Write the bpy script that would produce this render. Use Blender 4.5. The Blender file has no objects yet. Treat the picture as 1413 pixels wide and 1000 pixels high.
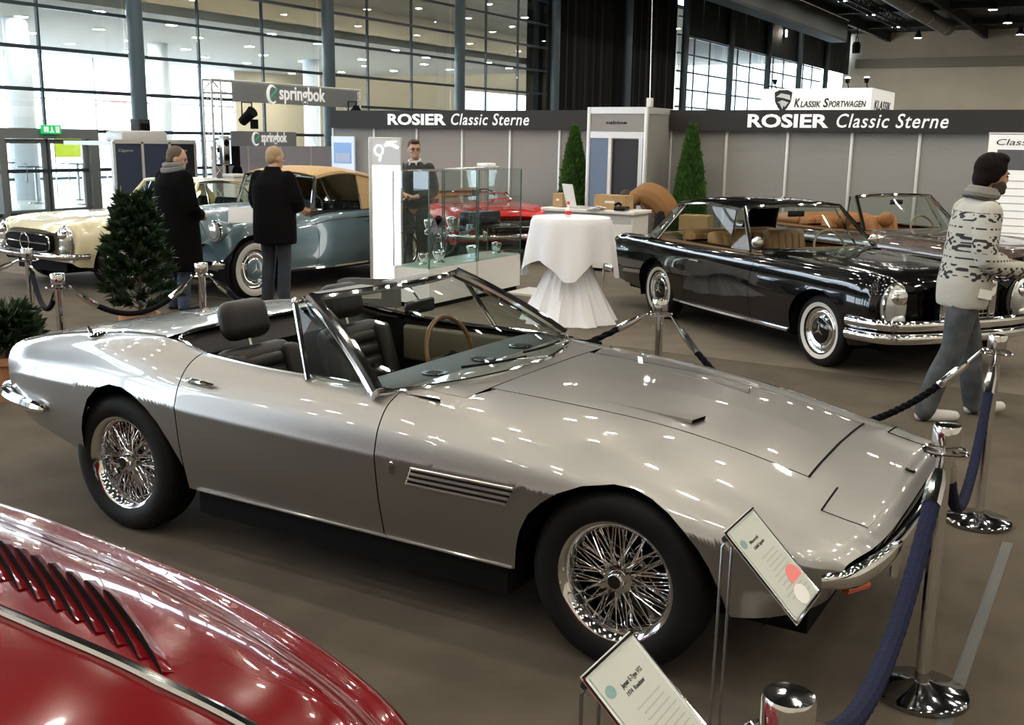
import bpy, bmesh, math, random
import numpy as np
from mathutils import Vector, Matrix
R = math.radians
random.seed(7); rng = np.random.default_rng(7)
sc = bpy.context.scene
COL = sc.collection
# World axes: a (=X) runs along the hall's stands, b (=Y) runs along the glazed side, z up. Metres.
# ---------------------------------------------------------------- camera
EYE = Vector((0, 0, 1.85)); FPX = 1450.0; PITCH = math.atan((500 - 193) / FPX); ROLL = 0.015; YAW = 0.531
cd = bpy.data.cameras.new('camera'); cam = bpy.data.objects.new('camera', cd); COL.objects.link(cam)
cd.sensor_fit = 'HORIZONTAL'; cd.sensor_width = 36; cd.lens = FPX / 1413 * 36; cd.clip_start = .05; cd.clip_end = 500
_ct, _st, _cr, _sr = math.cos(PITCH), math.sin(PITCH), math.cos(ROLL), math.sin(ROLL)
_fw = Vector((0, _ct, -_st)); _up0 = Vector((0, _st, _ct)); _x = Vector((1, 0, 0))
_rt = _x * _cr + _up0 * _sr; _up = _x * -_sr + _up0 * _cr
_m = Matrix((( _rt.x, _up.x, -_fw.x), (_rt.y, _up.y, -_fw.y), (_rt.z, _up.z, -_fw.z))).to_4x4()
cam.matrix_world = Matrix.Translation(EYE) @ Matrix.Rotation(YAW, 4, 'Z') @ _m
sc.camera = cam
# ---------------------------------------------------------------- world, exposure
W = bpy.data.worlds.new('daylight'); sc.world = W; W.use_nodes = True
W.node_tree.nodes['Background'].inputs[0].default_value = (.74, .87, 1.0, 1)
W.node_tree.nodes['Background'].inputs[1].default_value = 7.0
LAMP_POWER = 190.0
vs = sc.view_settings
vs.view_transform = 'Standard'; vs.look = 'None'; vs.exposure = 0.46; vs.gamma = 1.0; vs.use_curve_mapping = False
try:
    sc.cycles.use_denoising = True; sc.cycles.max_bounces = 8; sc.cycles.transparent_max_bounces = 24
    sc.cycles.diffuse_bounces = 3; sc.cycles.glossy_bounces = 4; sc.cycles.sample_clamp_indirect = 6
    sc.cycles.caustics_reflective = False; sc.cycles.caustics_refractive = False
except Exception: pass
# ---------------------------------------------------------------- materials
MATS = {}
def srgb(h):
    if isinstance(h, (tuple, list)): return tuple(h) + (1,) if len(h) == 3 else tuple(h)
    h = h.lstrip('#'); v = [int(h[i:i + 2], 16) / 255 for i in (0, 2, 4)]
    return tuple(c / 12.92 if c <= .04045 else ((c + .055) / 1.055) ** 2.4 for c in v) + (1,)
def mat(name, col, rough=.5, metal=0., coat=0., coat_rough=.03, spec=.5, emit=None, emit_s=0., var=0., vscale=8., bump=0., bscale=60., sheen=0., flake=0.):
    if name in MATS: return MATS[name]
    m = bpy.data.materials.new(name); m.use_nodes = True; nt = m.node_tree; b = nt.nodes['Principled BSDF']
    c = srgb(col); b.inputs['Base Color'].default_value = c; b.inputs['Roughness'].default_value = rough
    b.inputs['Metallic'].default_value = metal; b.inputs['Coat Weight'].default_value = coat; b.inputs['Coat Roughness'].default_value = coat_rough
    b.inputs['Specular IOR Level'].default_value = spec; b.inputs['Sheen Weight'].default_value = sheen
    if emit is not None:
        b.inputs['Emission Color'].default_value = srgb(emit); b.inputs['Emission Strength'].default_value = emit_s
    tc = nt.nodes.new('ShaderNodeTexCoord')
    if var > 0:
        n = nt.nodes.new('ShaderNodeTexNoise'); n.inputs['Scale'].default_value = vscale; n.inputs['Detail'].default_value = 5
        nt.links.new(tc.outputs['Object'], n.inputs['Vector'])
        r = nt.nodes.new('ShaderNodeMapRange'); r.inputs['From Min'].default_value = .3; r.inputs['From Max'].default_value = .7
        r.inputs['To Min'].default_value = 1 - var; r.inputs['To Max'].default_value = 1 + var
        nt.links.new(n.outputs['Fac'], r.inputs['Value'])
        mx = nt.nodes.new('ShaderNodeMix'); mx.data_type = 'RGBA'; mx.blend_type = 'MULTIPLY'; mx.inputs['Factor'].default_value = 1
        mx.inputs['A'].default_value = c; nt.links.new(r.outputs['Result'], mx.inputs['B']); nt.links.new(mx.outputs['Result'], b.inputs['Base Color'])
    if bump > 0:
        n2 = nt.nodes.new('ShaderNodeTexNoise'); n2.inputs['Scale'].default_value = bscale; n2.inputs['Detail'].default_value = 3
        nt.links.new(tc.outputs['Object'], n2.inputs['Vector'])
        bp = nt.nodes.new('ShaderNodeBump'); bp.inputs['Strength'].default_value = bump; bp.inputs['Distance'].default_value = .01
        nt.links.new(n2.outputs['Fac'], bp.inputs['Height']); nt.links.new(bp.outputs['Normal'], b.inputs['Normal'])
    MATS[name] = m; return m
def glass(name, tint=(1, 1, 1), refl=1.0, rough=0.0, fac=None):
    """thin sheet glass: clear transmission plus Fresnel reflection"""
    if name in MATS: return MATS[name]
    m = bpy.data.materials.new(name); m.use_nodes = True; nt = m.node_tree; nt.nodes.clear()
    o = nt.nodes.new('ShaderNodeOutputMaterial'); t = nt.nodes.new('ShaderNodeBsdfTransparent'); g = nt.nodes.new('ShaderNodeBsdfGlossy')
    t.inputs[0].default_value = tuple(tint) + (1,); g.inputs['Roughness'].default_value = rough
    ge = nt.nodes.new('ShaderNodeNewGeometry'); dt = nt.nodes.new('ShaderNodeVectorMath'); dt.operation = 'DOT_PRODUCT'
    nt.links.new(ge.outputs['Normal'], dt.inputs[0]); nt.links.new(ge.outputs['Incoming'], dt.inputs[1]); prev = dt.outputs['Value']
    for op, val in (('ABSOLUTE', 0), ('SUBTRACT', 1), ('POWER', 5), ('MULTIPLY', .96 * refl), ('ADD', .04 * refl)):   # Schlick reflectance of a sheet
        q = nt.nodes.new('ShaderNodeMath'); q.operation = op
        if op == 'SUBTRACT': q.inputs[0].default_value = 1; nt.links.new(prev, q.inputs[1])
        else:
            nt.links.new(prev, q.inputs[0]); q.inputs[1].default_value = val
        prev = q.outputs[0]
    k = q; k.use_clamp = True
    mx = nt.nodes.new('ShaderNodeMixShader'); nt.links.new(k.outputs[0], mx.inputs[0]); nt.links.new(t.outputs[0], mx.inputs[1]); nt.links.new(g.outputs[0], mx.inputs[2])
    nt.links.new(mx.outputs[0], o.inputs[0]); MATS[name] = m; return m
M_chrome = mat('chrome', (.82, .82, .82), .06, 1)
M_steel = mat('brushed steel', (.62, .62, .60), .22, 1)
M_black = mat('matt black', (.006, .006, .0065), .8, spec=.08)
M_gloss_black = mat('gloss black', (.008, .008, .009), .2)
M_rubber = mat('tyre rubber', (.008, .008, .008), .6, spec=.18, var=.2, bump=.1, bscale=150)
M_white_rubber = mat('white wall rubber', (.62, .60, .55), .6)
M_white = mat('white laminate', (.78, .77, .74), .45)
M_alu = mat('white aluminium', (.62, .62, .60), .35, .3)
M_wglass = glass('windscreen glass', (.84, .89, .86), .75)
M_cglass = glass('display glass', (.955, .98, .97), 1.0)
M_hglass = glass('curtain wall glass', (.88, .92, .93), 1.6)
M_acryl = glass('clear acrylic', (.90, .92, .90), 1.2)
ORD = ['first', 'second', 'third', 'fourth', 'fifth', 'sixth', 'seventh', 'eighth', 'ninth', 'tenth', 'eleventh', 'twelfth']
# ---------------------------------------------------------------- object helpers
def tag(o, label=None, cat=None, group=None, kind=None):
    if label: o['label'] = label
    if cat: o['category'] = cat
    if group: o['group'] = group
    if kind: o['kind'] = kind
    return o
def thing(name, label, cat, loc=(0, 0, 0), rotz=0., group=None):
    o = bpy.data.objects.new(name, None); COL.objects.link(o); o.empty_display_size = .1
    o.location = loc; o.rotation_euler = (0, 0, rotz); return tag(o, label, cat, group)
def link(name, me, parent=None, loc=None, rot=None):
    o = bpy.data.objects.new(name, me); COL.objects.link(o)
    if parent is not None: o.parent = parent
    if loc is not None: o.location = loc
    if rot is not None: o.rotation_euler = rot
    return o
def copy_tree(o, parent=None, label=None):
    c = o.copy(); COL.objects.link(c)
    if parent is not None: c.parent = parent
    if label: c['label'] = label
    for ch in list(o.children): copy_tree(ch, c)
    return c
class MB:
    """collects geometry for ONE mesh"""
    def __init__(s): s.v = []; s.f = []; s.mi = []; s.cur = 0
    def add(s, vs, fs):
        k = len(s.v); s.v += [tuple(map(float, p)) for p in vs]
        for f in fs: s.f.append([i + k for i in f]); s.mi.append(s.cur)
        return s
    def box(s, x0, x1, y0, y1, z0, z1):
        return s.add([(x0, y0, z0), (x1, y0, z0), (x1, y1, z0), (x0, y1, z0), (x0, y0, z1), (x1, y0, z1), (x1, y1, z1), (x0, y1, z1)],
                     [(0, 3, 2, 1), (4, 5, 6, 7), (0, 1, 5, 4), (1, 2, 6, 5), (2, 3, 7, 6), (3, 0, 4, 7)])
    def cbox(s, c, d, M=None):
        pts = [Vector((c[0] + sx * d[0] / 2, c[1] + sy * d[1] / 2, c[2] + sz * d[2] / 2)) for sz in (-1, 1) for sx, sy in ((-1, -1), (1, -1), (1, 1), (-1, 1))]
        if M is not None: pts = [M @ p for p in pts]
        return s.add(pts, [(0, 3, 2, 1), (4, 5, 6, 7), (0, 1, 5, 4), (1, 2, 6, 5), (2, 3, 7, 6), (3, 0, 4, 7)])
    def rbox(s, c, d, r, seg=3, M=None):
        bm = bmesh.new(); bmesh.ops.create_cube(bm, size=1)
        for v in bm.verts: v.co = Vector((v.co.x * d[0], v.co.y * d[1], v.co.z * d[2]))
        bmesh.ops.bevel(bm, geom=bm.edges[:], offset=min(r, min(d) * .499), segments=seg, profile=.5, affect='EDGES', clamp_overlap=True)
        bm.verts.index_update(); T = Matrix.Translation(Vector(c))
        if M is not None: T = M @ T
        vs = [T @ v.co for v in bm.verts]; fs = [[v.index for v in f.verts] for f in bm.faces]; bm.free()
        return s.add(vs, fs)
    def rings(s, rings, closed=True, cap=True, loop=False):
        n = len(rings[0]); vs = [p for r in rings for p in r]; fs = []; m = len(rings)
        for i in range(m if loop else m - 1):
            i2 = (i + 1) % m
            for j in range(n if closed else n - 1):
                j2 = (j + 1) % n; fs.append((i * n + j, i * n + j2, i2 * n + j2, i2 * n + j))
        if cap and closed and not loop: fs.append(tuple(range(n - 1, -1, -1))); fs.append(tuple((m - 1) * n + j for j in range(n)))
        return s.add(vs, fs)
    def tube(s, pts, r, n=8, closed=False, cap=True):
        pts = [Vector(p) for p in pts]; m = len(pts); rr = r if hasattr(r, '__len__') else [r] * m
        t = []
        for i in range(m):
            a = pts[(i - 1) % m] if (closed or i > 0) else pts[i]; b = pts[(i + 1) % m] if (closed or i < m - 1) else pts[i]
            d = b - a; t.append(d.normalized() if d.length > 1e-9 else Vector((0, 0, 1)))
        up = Vector((0, 0, 1)) if abs(t[0].z) < .9 else Vector((1, 0, 0)); u = (up - t[0] * up.dot(t[0])).normalized(); rings = []
        for i in range(m):
            u = (u - t[i] * u.dot(t[i])); u = u.normalized() if u.length > 1e-6 else t[i].orthogonal().normalized(); w = t[i].cross(u)
            rings.append([pts[i] + (u * math.cos(2 * math.pi * k / n) + w * math.sin(2 * math.pi * k / n)) * rr[i] for k in range(n)])
        return s.rings(rings, True, cap and not closed, closed)
    def cyl(s, p0, p1, r0, r1=None, n=16): return s.tube([p0, p1], [r0, r0 if r1 is None else r1], n)
    def lathe(s, prof, n=24, axis='Z', c=(0, 0, 0), closed=False):
        """prof: (radius, height) pairs"""
        rings = []
        for r, h in prof:
            ring = []
            for k in range(n):
                a = 2 * math.pi * k / n; p, q = r * math.cos(a), r * math.sin(a)
                ring.append((c[0] + p, c[1] + q, c[2] + h) if axis == 'Z' else ((c[0] + p, c[1] + h, c[2] - q) if axis == 'Y' else (c[0] + h, c[1] + p, c[2] + q)))
            rings.append(ring)
        return s.rings(rings, True, not closed, closed)
    def ell(s, c, d, n=16, m=10, M=None):
        rings = []
        for i in range(m + 1):
            t = math.pi * (i + .02 if i == 0 else i - .02 if i == m else i) / m
            rings.append([(c[0] + d[0] * math.sin(t) * math.cos(2 * math.pi * k / n), c[1] + d[1] * math.sin(t) * math.sin(2 * math.pi * k / n), c[2] - d[2] * math.cos(t)) for k in range(n)])
        if M is not None: rings = [[M @ Vector(p) for p in r] for r in rings]
        return s.rings(rings)
    def grid(s, P, flip=False):
        n, m = len(P), len(P[0]); fs = []
        for i in range(n - 1):
            for j in range(m - 1):
                f = (i * m + j, i * m + j + 1, (i + 1) * m + j + 1, (i + 1) * m + j); fs.append(f[::-1] if flip else f)
        return s.add([p for r in P for p in r], fs)
    def prism(s, poly, z0, z1, M=None):
        n = len(poly); vs = [Vector((p[0], p[1], z0)) for p in poly] + [Vector((p[0], p[1], z1)) for p in poly]
        if M is not None: vs = [M @ v for v in vs]
        return s.add(vs, [tuple(range(n - 1, -1, -1)), tuple(range(n, 2 * n))] + [(i, (i + 1) % n, n + (i + 1) % n, n + i) for i in range(n)])
    def mesh(s, name, mats, smooth=35):
        me = bpy.data.meshes.new(name); me.from_pydata(s.v, [], s.f)
        for m in (mats if isinstance(mats, (list, tuple)) else [mats]): me.materials.append(m)
        if any(s.mi): me.polygons.foreach_set('material_index', s.mi)
        if smooth:
            me.polygons.foreach_set('use_smooth', [True] * len(me.polygons)); me.set_sharp_from_angle(angle=R(smooth))
        me.update(); return me
    def build(s, name, mats, parent=None, loc=None, rot=None, smooth=35): return link(name, s.mesh(name, mats, smooth), parent, loc, rot)
def fix_normals(me):
    bm = bmesh.new(); bm.from_mesh(me); bmesh.ops.recalc_face_normals(bm, faces=bm.faces[:]); bm.to_mesh(me); bm.free(); return me
def baked(o, name, mats, smooth=180):
    """mesh of o with its modifiers applied"""
    dg = bpy.context.evaluated_depsgraph_get(); dg.update(); me = bpy.data.meshes.new_from_object(o.evaluated_get(dg)); me.name = name
    me.materials.clear()
    for m in (mats if isinstance(mats, (list, tuple)) else [mats]): me.materials.append(m)
    me.polygons.foreach_set('use_smooth', [True] * len(me.polygons))
    old = o.data; bpy.data.objects.remove(o); bpy.data.meshes.remove(old); return me
def fused(mb, name, mats, voxel=.012, smooth=6, parent=None, loc=None, rot=None, keep=None):
    """one continuous skin grown around the collected volumes"""
    o = link('tmp', fix_normals(mb.mesh('tmp', mats, 0))); r = o.modifiers.new('r', 'REMESH'); r.mode = 'VOXEL'; r.voxel_size = voxel
    if smooth: q = o.modifiers.new('s', 'SMOOTH'); q.iterations = smooth; q.factor = .5
    return link(name, baked(o, name, mats), parent, loc, rot)
def text_mesh(txt, size, depth=.004, bold=0., shear=0., space=1.0):
    cu = bpy.data.curves.new('t', 'FONT'); cu.body = txt; cu.size = size; cu.extrude = depth; cu.offset = bold; cu.shear = shear; cu.space_character = space; cu.resolution_u = 3
    o = bpy.data.objects.new('t', cu); COL.objects.link(o); dg = bpy.context.evaluated_depsgraph_get(); dg.update()
    me = bpy.data.meshes.new_from_object(o.evaluated_get(dg)); bpy.data.objects.remove(o); bpy.data.curves.remove(cu); return me
def text(name, txt, size, m, parent, M, width=None, height=None, **k):
    """lettering in the XY plane of M, left edge and base line at the origin, scaled to a given width"""
    me = text_mesh(txt, size, **k); n = len(me.vertices); co = np.zeros(n * 3); me.vertices.foreach_get('co', co); co = co.reshape(-1, 3)
    x0, x1 = co[:, 0].min(), co[:, 0].max(); y1 = co[:, 1].max(); co[:, 0] -= x0
    if width: co[:, 0] *= width / (x1 - x0)
    if height: co[:, 1] *= height / y1
    A = np.array(M); co = co @ A[:3, :3].T + A[:3, 3]; me.vertices.foreach_set('co', co.ravel()); me.update(); me.materials.clear(); me.materials.append(m); me.name = name
    return link(name, me, parent)
def frame(o, ex, ey):
    ex = Vector(ex).normalized(); ey = Vector(ey); ey = (ey - ex * ey.dot(ex)).normalized(); ez = ex.cross(ey)
    return Matrix(((ex.x, ey.x, ez.x, o[0]), (ex.y, ey.y, ez.y, o[1]), (ex.z, ey.z, ez.z, o[2]), (0, 0, 0, 1)))
# ---------------------------------------------------------------- lofted bodywork
def _herm(h, t, p0, p1, m0, m1):
    t2, t3 = t * t, t * t * t
    return (2 * t3 - 3 * t2 + 1) * p0 + (t3 - 2 * t2 + t) * h * m0 + (-2 * t3 + 3 * t2) * p1 + (t3 - t2) * h * m1
class Loft:
    """stations (s, [(dx, y, z) knots from the top centre to the sill]); v > 0 is the car's right side (y < 0)"""
    def __init__(s, st, sharp=()):
        s.sharp = dict(sharp); st = sorted(st, key=lambda q: q[0]); s.S = np.array([q[0] for q in st], float)
        s.K = np.array([[(q[0] + k[0], k[1], k[2]) for k in q[1]] for q in st], float); s.n = s.K.shape[1] - 1
        h = np.diff(s.S); d = np.diff(s.K, axis=0) / h[:, None, None]; T = np.zeros_like(s.K); T[0], T[-1] = d[0], d[-1]
        for i in range(1, len(h)): T[i] = (h[i - 1] * d[i] + h[i] * d[i - 1]) / (h[i - 1] + h[i])
        s.T = T; s.c = {}
    def knots(s, x):
        x = float(min(max(x, s.S[0]), s.S[-1])); i = int(min(max(np.searchsorted(s.S, x) - 1, 0), len(s.S) - 2)); h = s.S[i + 1] - s.S[i]
        return _herm(h, (x - s.S[i]) / h, s.K[i], s.K[i + 1], s.T[i], s.T[i + 1])
    def sec(s, x, V):
        key = round(float(x), 6)
        if key not in s.c:
            K = s.knots(x); h = np.maximum(np.linalg.norm(np.diff(K, axis=0), axis=1), 1e-6); d = np.diff(K, axis=0) / h[:, None]; T = np.zeros_like(K)
            T[-1] = d[-1]; dm = d[0].copy(); dm[0] = -dm[0]; dm[2] = -dm[2]; T[0] = (d[0] + dm) / 2
            for i in range(1, len(h)): T[i] = (h[i - 1] * d[i] + h[i] * d[i - 1]) / (h[i - 1] + h[i])
            TL, TR = T.copy(), T.copy()
            if 0 in s.sharp: TR[0] = T[0] * (1 - s.sharp[0]) + d[0] * s.sharp[0]
            for i, w in s.sharp.items():
                if i == 0: continue
                TL[i] = T[i] * (1 - w) + d[i - 1] * w; TR[i] = T[i] * (1 - w) + d[i] * w
            s.c[key] = (K, h, TL, TR)
        K, h, TL, TR = s.c[key]; V = np.asarray(V, float); A = np.minimum(np.abs(V), s.n); i = np.minimum(A.astype(int), s.n - 1); t = (A - i)[:, None]
        P = _herm(h[i][:, None], t, K[i], K[i + 1], TR[i], TL[i + 1]); P[:, 1] *= -np.sign(V); return P
    def pt(s, x, v): return Vector(s.sec(x, [v])[0])
    def nrm(s, x, V):
        V = np.asarray(V, float); e = 2e-3; x0, x1 = max(x - e, s.S[0]), min(x + e, s.S[-1])
        ds = s.sec(x1, V) - s.sec(x0, V); Va, Vb = np.clip(V - .01, -s.n, s.n), np.clip(V + .01, -s.n, s.n); dv = s.sec(x, Vb) - s.sec(x, Va)
        n = np.cross(ds, dv); n /= np.maximum(np.linalg.norm(n, axis=1), 1e-9)[:, None]
        # outward is up on the roof; make sure of the sign with the centre of the section
        return -n
    def v_at_z(s, x, z, lo=None):
        lo = s.n - 3.5 if lo is None else lo; V = np.linspace(lo, s.n, 120); Z = s.sec(x, V)[:, 2]; k = np.where(Z <= z)[0]
        if len(k) == 0: return float(s.n)
        i = k[0]
        if i == 0: return float(lo)
        return float(V[i - 1] + (V[i] - V[i - 1]) * (Z[i - 1] - z) / max(Z[i - 1] - Z[i], 1e-9))
    def on(s, x, v, off=0.): return Vector(s.sec(x, [v])[0]) + Vector(s.nrm(x, [v])[0]) * off
    def panel(s, name, xs, v0, v1, m, parent=None, nv=20, thick=.018, off=0., smooth_edge=True):
        """one body panel; v0, v1 numbers or functions of the station; its rim is folded inwards"""
        n = len(xs); P = np.zeros((n, nv + 1, 3)); N = np.zeros_like(P)
        for i, x in enumerate(xs):
            a = v0(x) if callable(v0) else v0; b = v1(x) if callable(v1) else v1; V = np.linspace(min(a, b), max(a, b), nv + 1)
            N[i] = s.nrm(x, V); P[i] = s.sec(x, V) + N[i] * off
        m_ = nv + 1; vs = P.reshape(-1, 3); ns = N.reshape(-1, 3)
        fs = [(i * m_ + j, i * m_ + j + 1, (i + 1) * m_ + j + 1, (i + 1) * m_ + j) for i in range(n - 1) for j in range(nv)]
        rim = [(0, j) for j in range(m_)] + [(i, nv) for i in range(1, n)] + [(n - 1, j) for j in range(nv - 1, -1, -1)] + [(i, 0) for i in range(n - 2, 0, -1)]
        k = len(vs); B = np.array([P[q] for q in rim]); BN = np.array([N[q] for q in rim]); L = len(rim)
        tg = np.roll(B, -1, 0) - np.roll(B, 1, 0); sd = np.cross(tg, BN); ln = np.linalg.norm(sd, axis=1); ln[ln < 1e-9] = 1; sd = sd / ln[:, None]
        ctr = P.mean(axis=(0, 1)); sg = np.sign((sd * (B - ctr)).sum()); sd = sd * (sg if sg else 1)
        vs = np.concatenate([vs, B, B - BN * thick]); ns = np.concatenate([ns, sd, sd])
        fs += [(k + q, k + (q + 1) % L, k + L + (q + 1) % L, k + L + q) for q in range(L)]
        me = bpy.data.meshes.new(name); me.from_pydata(vs.tolist(), [], fs); me.materials.append(m)
        me.polygons.foreach_set('use_smooth', [True] * len(me.polygons)); me.update()
        me.normals_split_custom_set_from_vertices(ns.tolist())
        return link(name, me, parent)
    def curve(s, pts, off=0.): return [s.on(x, v, off) for x, v in pts]
def lin(a, b, n): return [a + (b - a) * i / (n - 1) for i in range(n)]
def interp(tab): 
    X = [p[0] for p in tab]; Z = [p[1] for p in tab]
    return lambda x: float(np.interp(x, X, Z))
def smooth_curve(pts, n=8):
    """Catmull-Rom through 3-D points"""
    P = [Vector(p) for p in pts]; out = []
    for i in range(len(P) - 1):
        p0, p1, p2, p3 = P[max(i - 1, 0)], P[i], P[i + 1], P[min(i + 2, len(P) - 1)]
        for k in range(n):
            t = k / n; out.append(.5 * ((2 * p1) + (p2 - p0) * t + (2 * p0 - 5 * p1 + 4 * p2 - p3) * t * t + (3 * p1 - p0 - 3 * p2 + p3) * t ** 3))
    out.append(P[-1]); return out
# ================================================================ THE HALL
def struct(name, mb, m, parent=None, smooth=0):
    o = mb.build(name, m, parent, smooth=smooth)
    if parent is None: tag(o, kind='structure')
    return o
M_floor = mat('dark carpet', '#5b5348', .95, var=.16, vscale=3.0, bump=.5, bscale=240, spec=.15)
M_ffloor = mat('foyer floor', '#b4b8be', .35)
M_ceil = mat('dark soffit', '#1d2422', .8)
M_hall = mat('pale hall wall', '#cfc8b8', .7, var=.05, vscale=.6)
M_col = mat('slate blue steel', '#4a5c66', .45)
M_mull = mat('dark mullion', '#2c3a44', .4)
M_panel = mat('grey felt panel', '#93928e', .9, var=.05, vscale=30)
M_head = mat('charcoal fascia', '#262423', .7)
M_dark = mat('dark cladding', '#1a2424', .7)
M_curt = mat('black curtain', '#0d0d0e', .9, sheen=.1)
M_beige = mat('foyer plaster', '#b3a892', .8)
M_lamp = mat('lamp glow', (1, 1, 1), .5, emit=(1, .915, .785), emit_s=LAMP_POWER)
M_dlamp = mat('downlight glow', (1, 1, 1), .5, emit=(1, .92, .78), emit_s=420)
M_letter = mat('white lettering', (.85, .85, .85), .5, emit=(1, 1, 1), emit_s=.25)

struct('floor', MB().box(-21.7, 16, -14, 90, -.2, 0), M_floor)
struct('floor_foyer', MB().box(-44, -21.72, -14, 95, -.2, -.004), M_ffloor)
struct('ceiling', MB().box(-22, 16, -14, 90, 10.6, 10.8), M_ceil)
struct('wall_far', MB().box(-22, 16, 90, 90.3, 0, 10.6), M_hall)
struct('wall_right', MB().box(16, 16.3, -14, 90.3, 0, 10.6), M_hall)
struct('wall_near', MB().box(-22, 16.3, -14.3, -14, 0, 10.6), M_hall)
struct('floor_stand', MB().box(-13.8, 1.6, 8.7, 16.5, 0, .004), mat('beige stand carpet', '#70685d', .95, var=.12, vscale=3, bump=.5, bscale=240, spec=.15))
struct('wall_added_reflector', MB().box(-12, 6, -6.6, -6.5, 0, 3.4), mat('white reflector wall', '#d8d2c6', .7))  # unseen wall added behind the camera to brighten reflections on the silver car's side
t = struct('trim_far', MB().box(-21, 16, 89.7, 89.95, 7.9, 8.6), mat('grey duct trunking', '#8f8b80', .6))
struct('trim_far_vent', MB().box(-7.6, -4.5, 89.75, 89.98, 6.2, 7.9), mat('grey louvre panel', '#77756e', .7))
# side wall: steel columns, transoms, mullions, panes
wl = tag(MB().box(-21.78, -21.62, -14, 90, 0, .08).build('wall_left', M_mull, smooth=0), kind='structure')
COLB = [18.1 + 7.1 * k for k in range(-4, 10)]
colm = MB().lathe([(.19, 0), (.19, 10.6)], 20).mesh('column', M_col)
for b in COLB: link('column', colm, wl, (-21.3, b, 0))
ROWS = [.08, 1.0, 1.9, 2.81, 3.72, 4.63, 5.54, 6.45, 7.36, 8.27, 9.2, 10.5]
trm = MB().box(-.05, .05, -3.55, 3.55, -.04, .04).mesh('transom', M_mull, 0)
mlm = MB().box(-.04, .04, -.025, .025, 0, 10.6).mesh('mullion', M_mull, 0)
panes = {}
def pane(w, h):
    k = (round(w, 3), round(h, 3))
    if k not in panes: panes[k] = MB().box(-.006, .006, .03, w - .03, .04, h - .04).mesh('pane', M_hglass, 0)
    return panes[k]
for i, b in enumerate(COLB[:-1]):
    if 38 < b < 52: continue
    for z in ROWS[1:]: link('transom', trm, wl, (-21.7, b + 3.55, z))
    for q in (1, 2): link('mullion', mlm, wl, (-21.7, b + 7.1 * q / 3, 0))
    for q in range(3):
        for k in range(len(ROWS) - 1):
            if b < 10 or ROWS[k] > 8: continue
            if ROWS[k] < 1.9 and 14.5 < b + 7.1 * q / 3 < 17.2: continue
            if b > 52 and (ROWS[k] < 2.8 or ROWS[k] > 7): continue
            link('pane', pane(7.1 / 3, ROWS[k + 1] - ROWS[k]), wl, (-21.7, b + 7.1 * q / 3, ROWS[k]))
# black curtain in soft folds and dark upper cladding boards
cp = []
for i in range(150):
    y = 38.4 + 15.8 * i / 149; cp.append([(-22.0 + .09 * math.sin(y * 7.3) + .04 * math.sin(y * 17), y, z) for z in (0, 5, 10.5)])
tag(MB().grid(cp).build('stage_curtain', M_curt), 'tall black stage curtain hanging between the blue steel columns', 'curtain')
cb = MB().box(-.06, .06, .04, 2.33, 7.4, 10.6).mesh('cladding_board', M_dark, 0)
for i in range(15): link('cladding_board', cb, wl, (-21.55, 54.2 + 2.37 * i, 0))
# foyer beyond the glass
M_fwall = M_beige
struct('wall_foyer_upper', MB().box(-38.2, -38, -14, 95, 4.9, 9), M_beige)
struct('wall_foyer_back', MB().box(-38.2, -38, 38, 58.3, 0, 4.9).box(-38.2, -38, 68.2, 95, 0, 4.9).box(-38.2, -38, 58.3, 68.2, 0, 3.75), M_beige)
struct('ceiling_foyer', MB().box(-38, -22.4, -14, 44, 4.9, 5.15), mat('foyer ceiling', '#a9a69c', .8))
struct('ceiling_foyer_upper', MB().box(-38, -22.2, -14, 95, 8.8, 9), mat('upper foyer ceiling', '#8d887c', .8))
fc = MB()
wf = tag(MB().box(-38.1, -37.95, -14, 38, 0, .1).build('wall_foyer_glazed', M_mull, smooth=0), kind='structure')
fm = MB().box(-.05, .05, -.05, .05, 0, 4.9).mesh('mullion', M_alu, 0); ft = MB().box(-.04, .04, 0, 52, -.04, .04).mesh('transom', M_alu, 0)
for i in range(14): link('mullion', fm, wf, (-38, -14 + 4 * i, 0))
for z in (1.6, 3.2): link('transom', ft, wf, (-38, -14, z))
fcol = MB().lathe([(.33, 0), (.33, 4.9)], 24).mesh('foyer_column', mat('white column paint', '#c3cbd3', .5))
for i, (a, b) in enumerate(((-27, 18.9), (-29.5, 33.8), (-29.5, 26.0))):
    tag(link('foyer_column', fcol, None, (a, b, 0)), ['round white foyer column behind the left door leaf', 'round white foyer column furthest from the glass doors', 'round white foyer column in the middle of the glazed foyer'][i], 'column', 'white foyer columns')
# foyer downlights: two ceilings
dl = MB(); dl.lathe([(.19, 0), (.19, -.03), (.16, -.03)], 14); dlm = dl.mesh('rim', M_alu); dd = MB().lathe([(.155, -.028), (.155, -.034)], 14).mesh('lens', M_dlamp)
def downlight(a, b, z, lab, grp):
    e = thing('downlight', lab, 'downlight', (a, b, z), 0, grp); link('rim', dlm, e); link('lens', dd, e)
for i in range(5):
    for j in range(9):
        downlight(-24.0 - 3.1 * i + (.8 if j % 2 else 0), 15.5 + 3.1 * j, 4.9, 'downlight in lower foyer ceiling, %s row from the glass, %s from the left' % (ORD[i], ORD[j]), 'lower foyer downlights')
for i in range(3):
    for j in range(10):
        downlight(-26 - 4.5 * i, 24 + 5.0 * j, 8.8, 'downlight in upper foyer ceiling, %s row from the glass, %s from the left' % (ORD[i], ORD[j]), 'upper foyer downlights')
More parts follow.
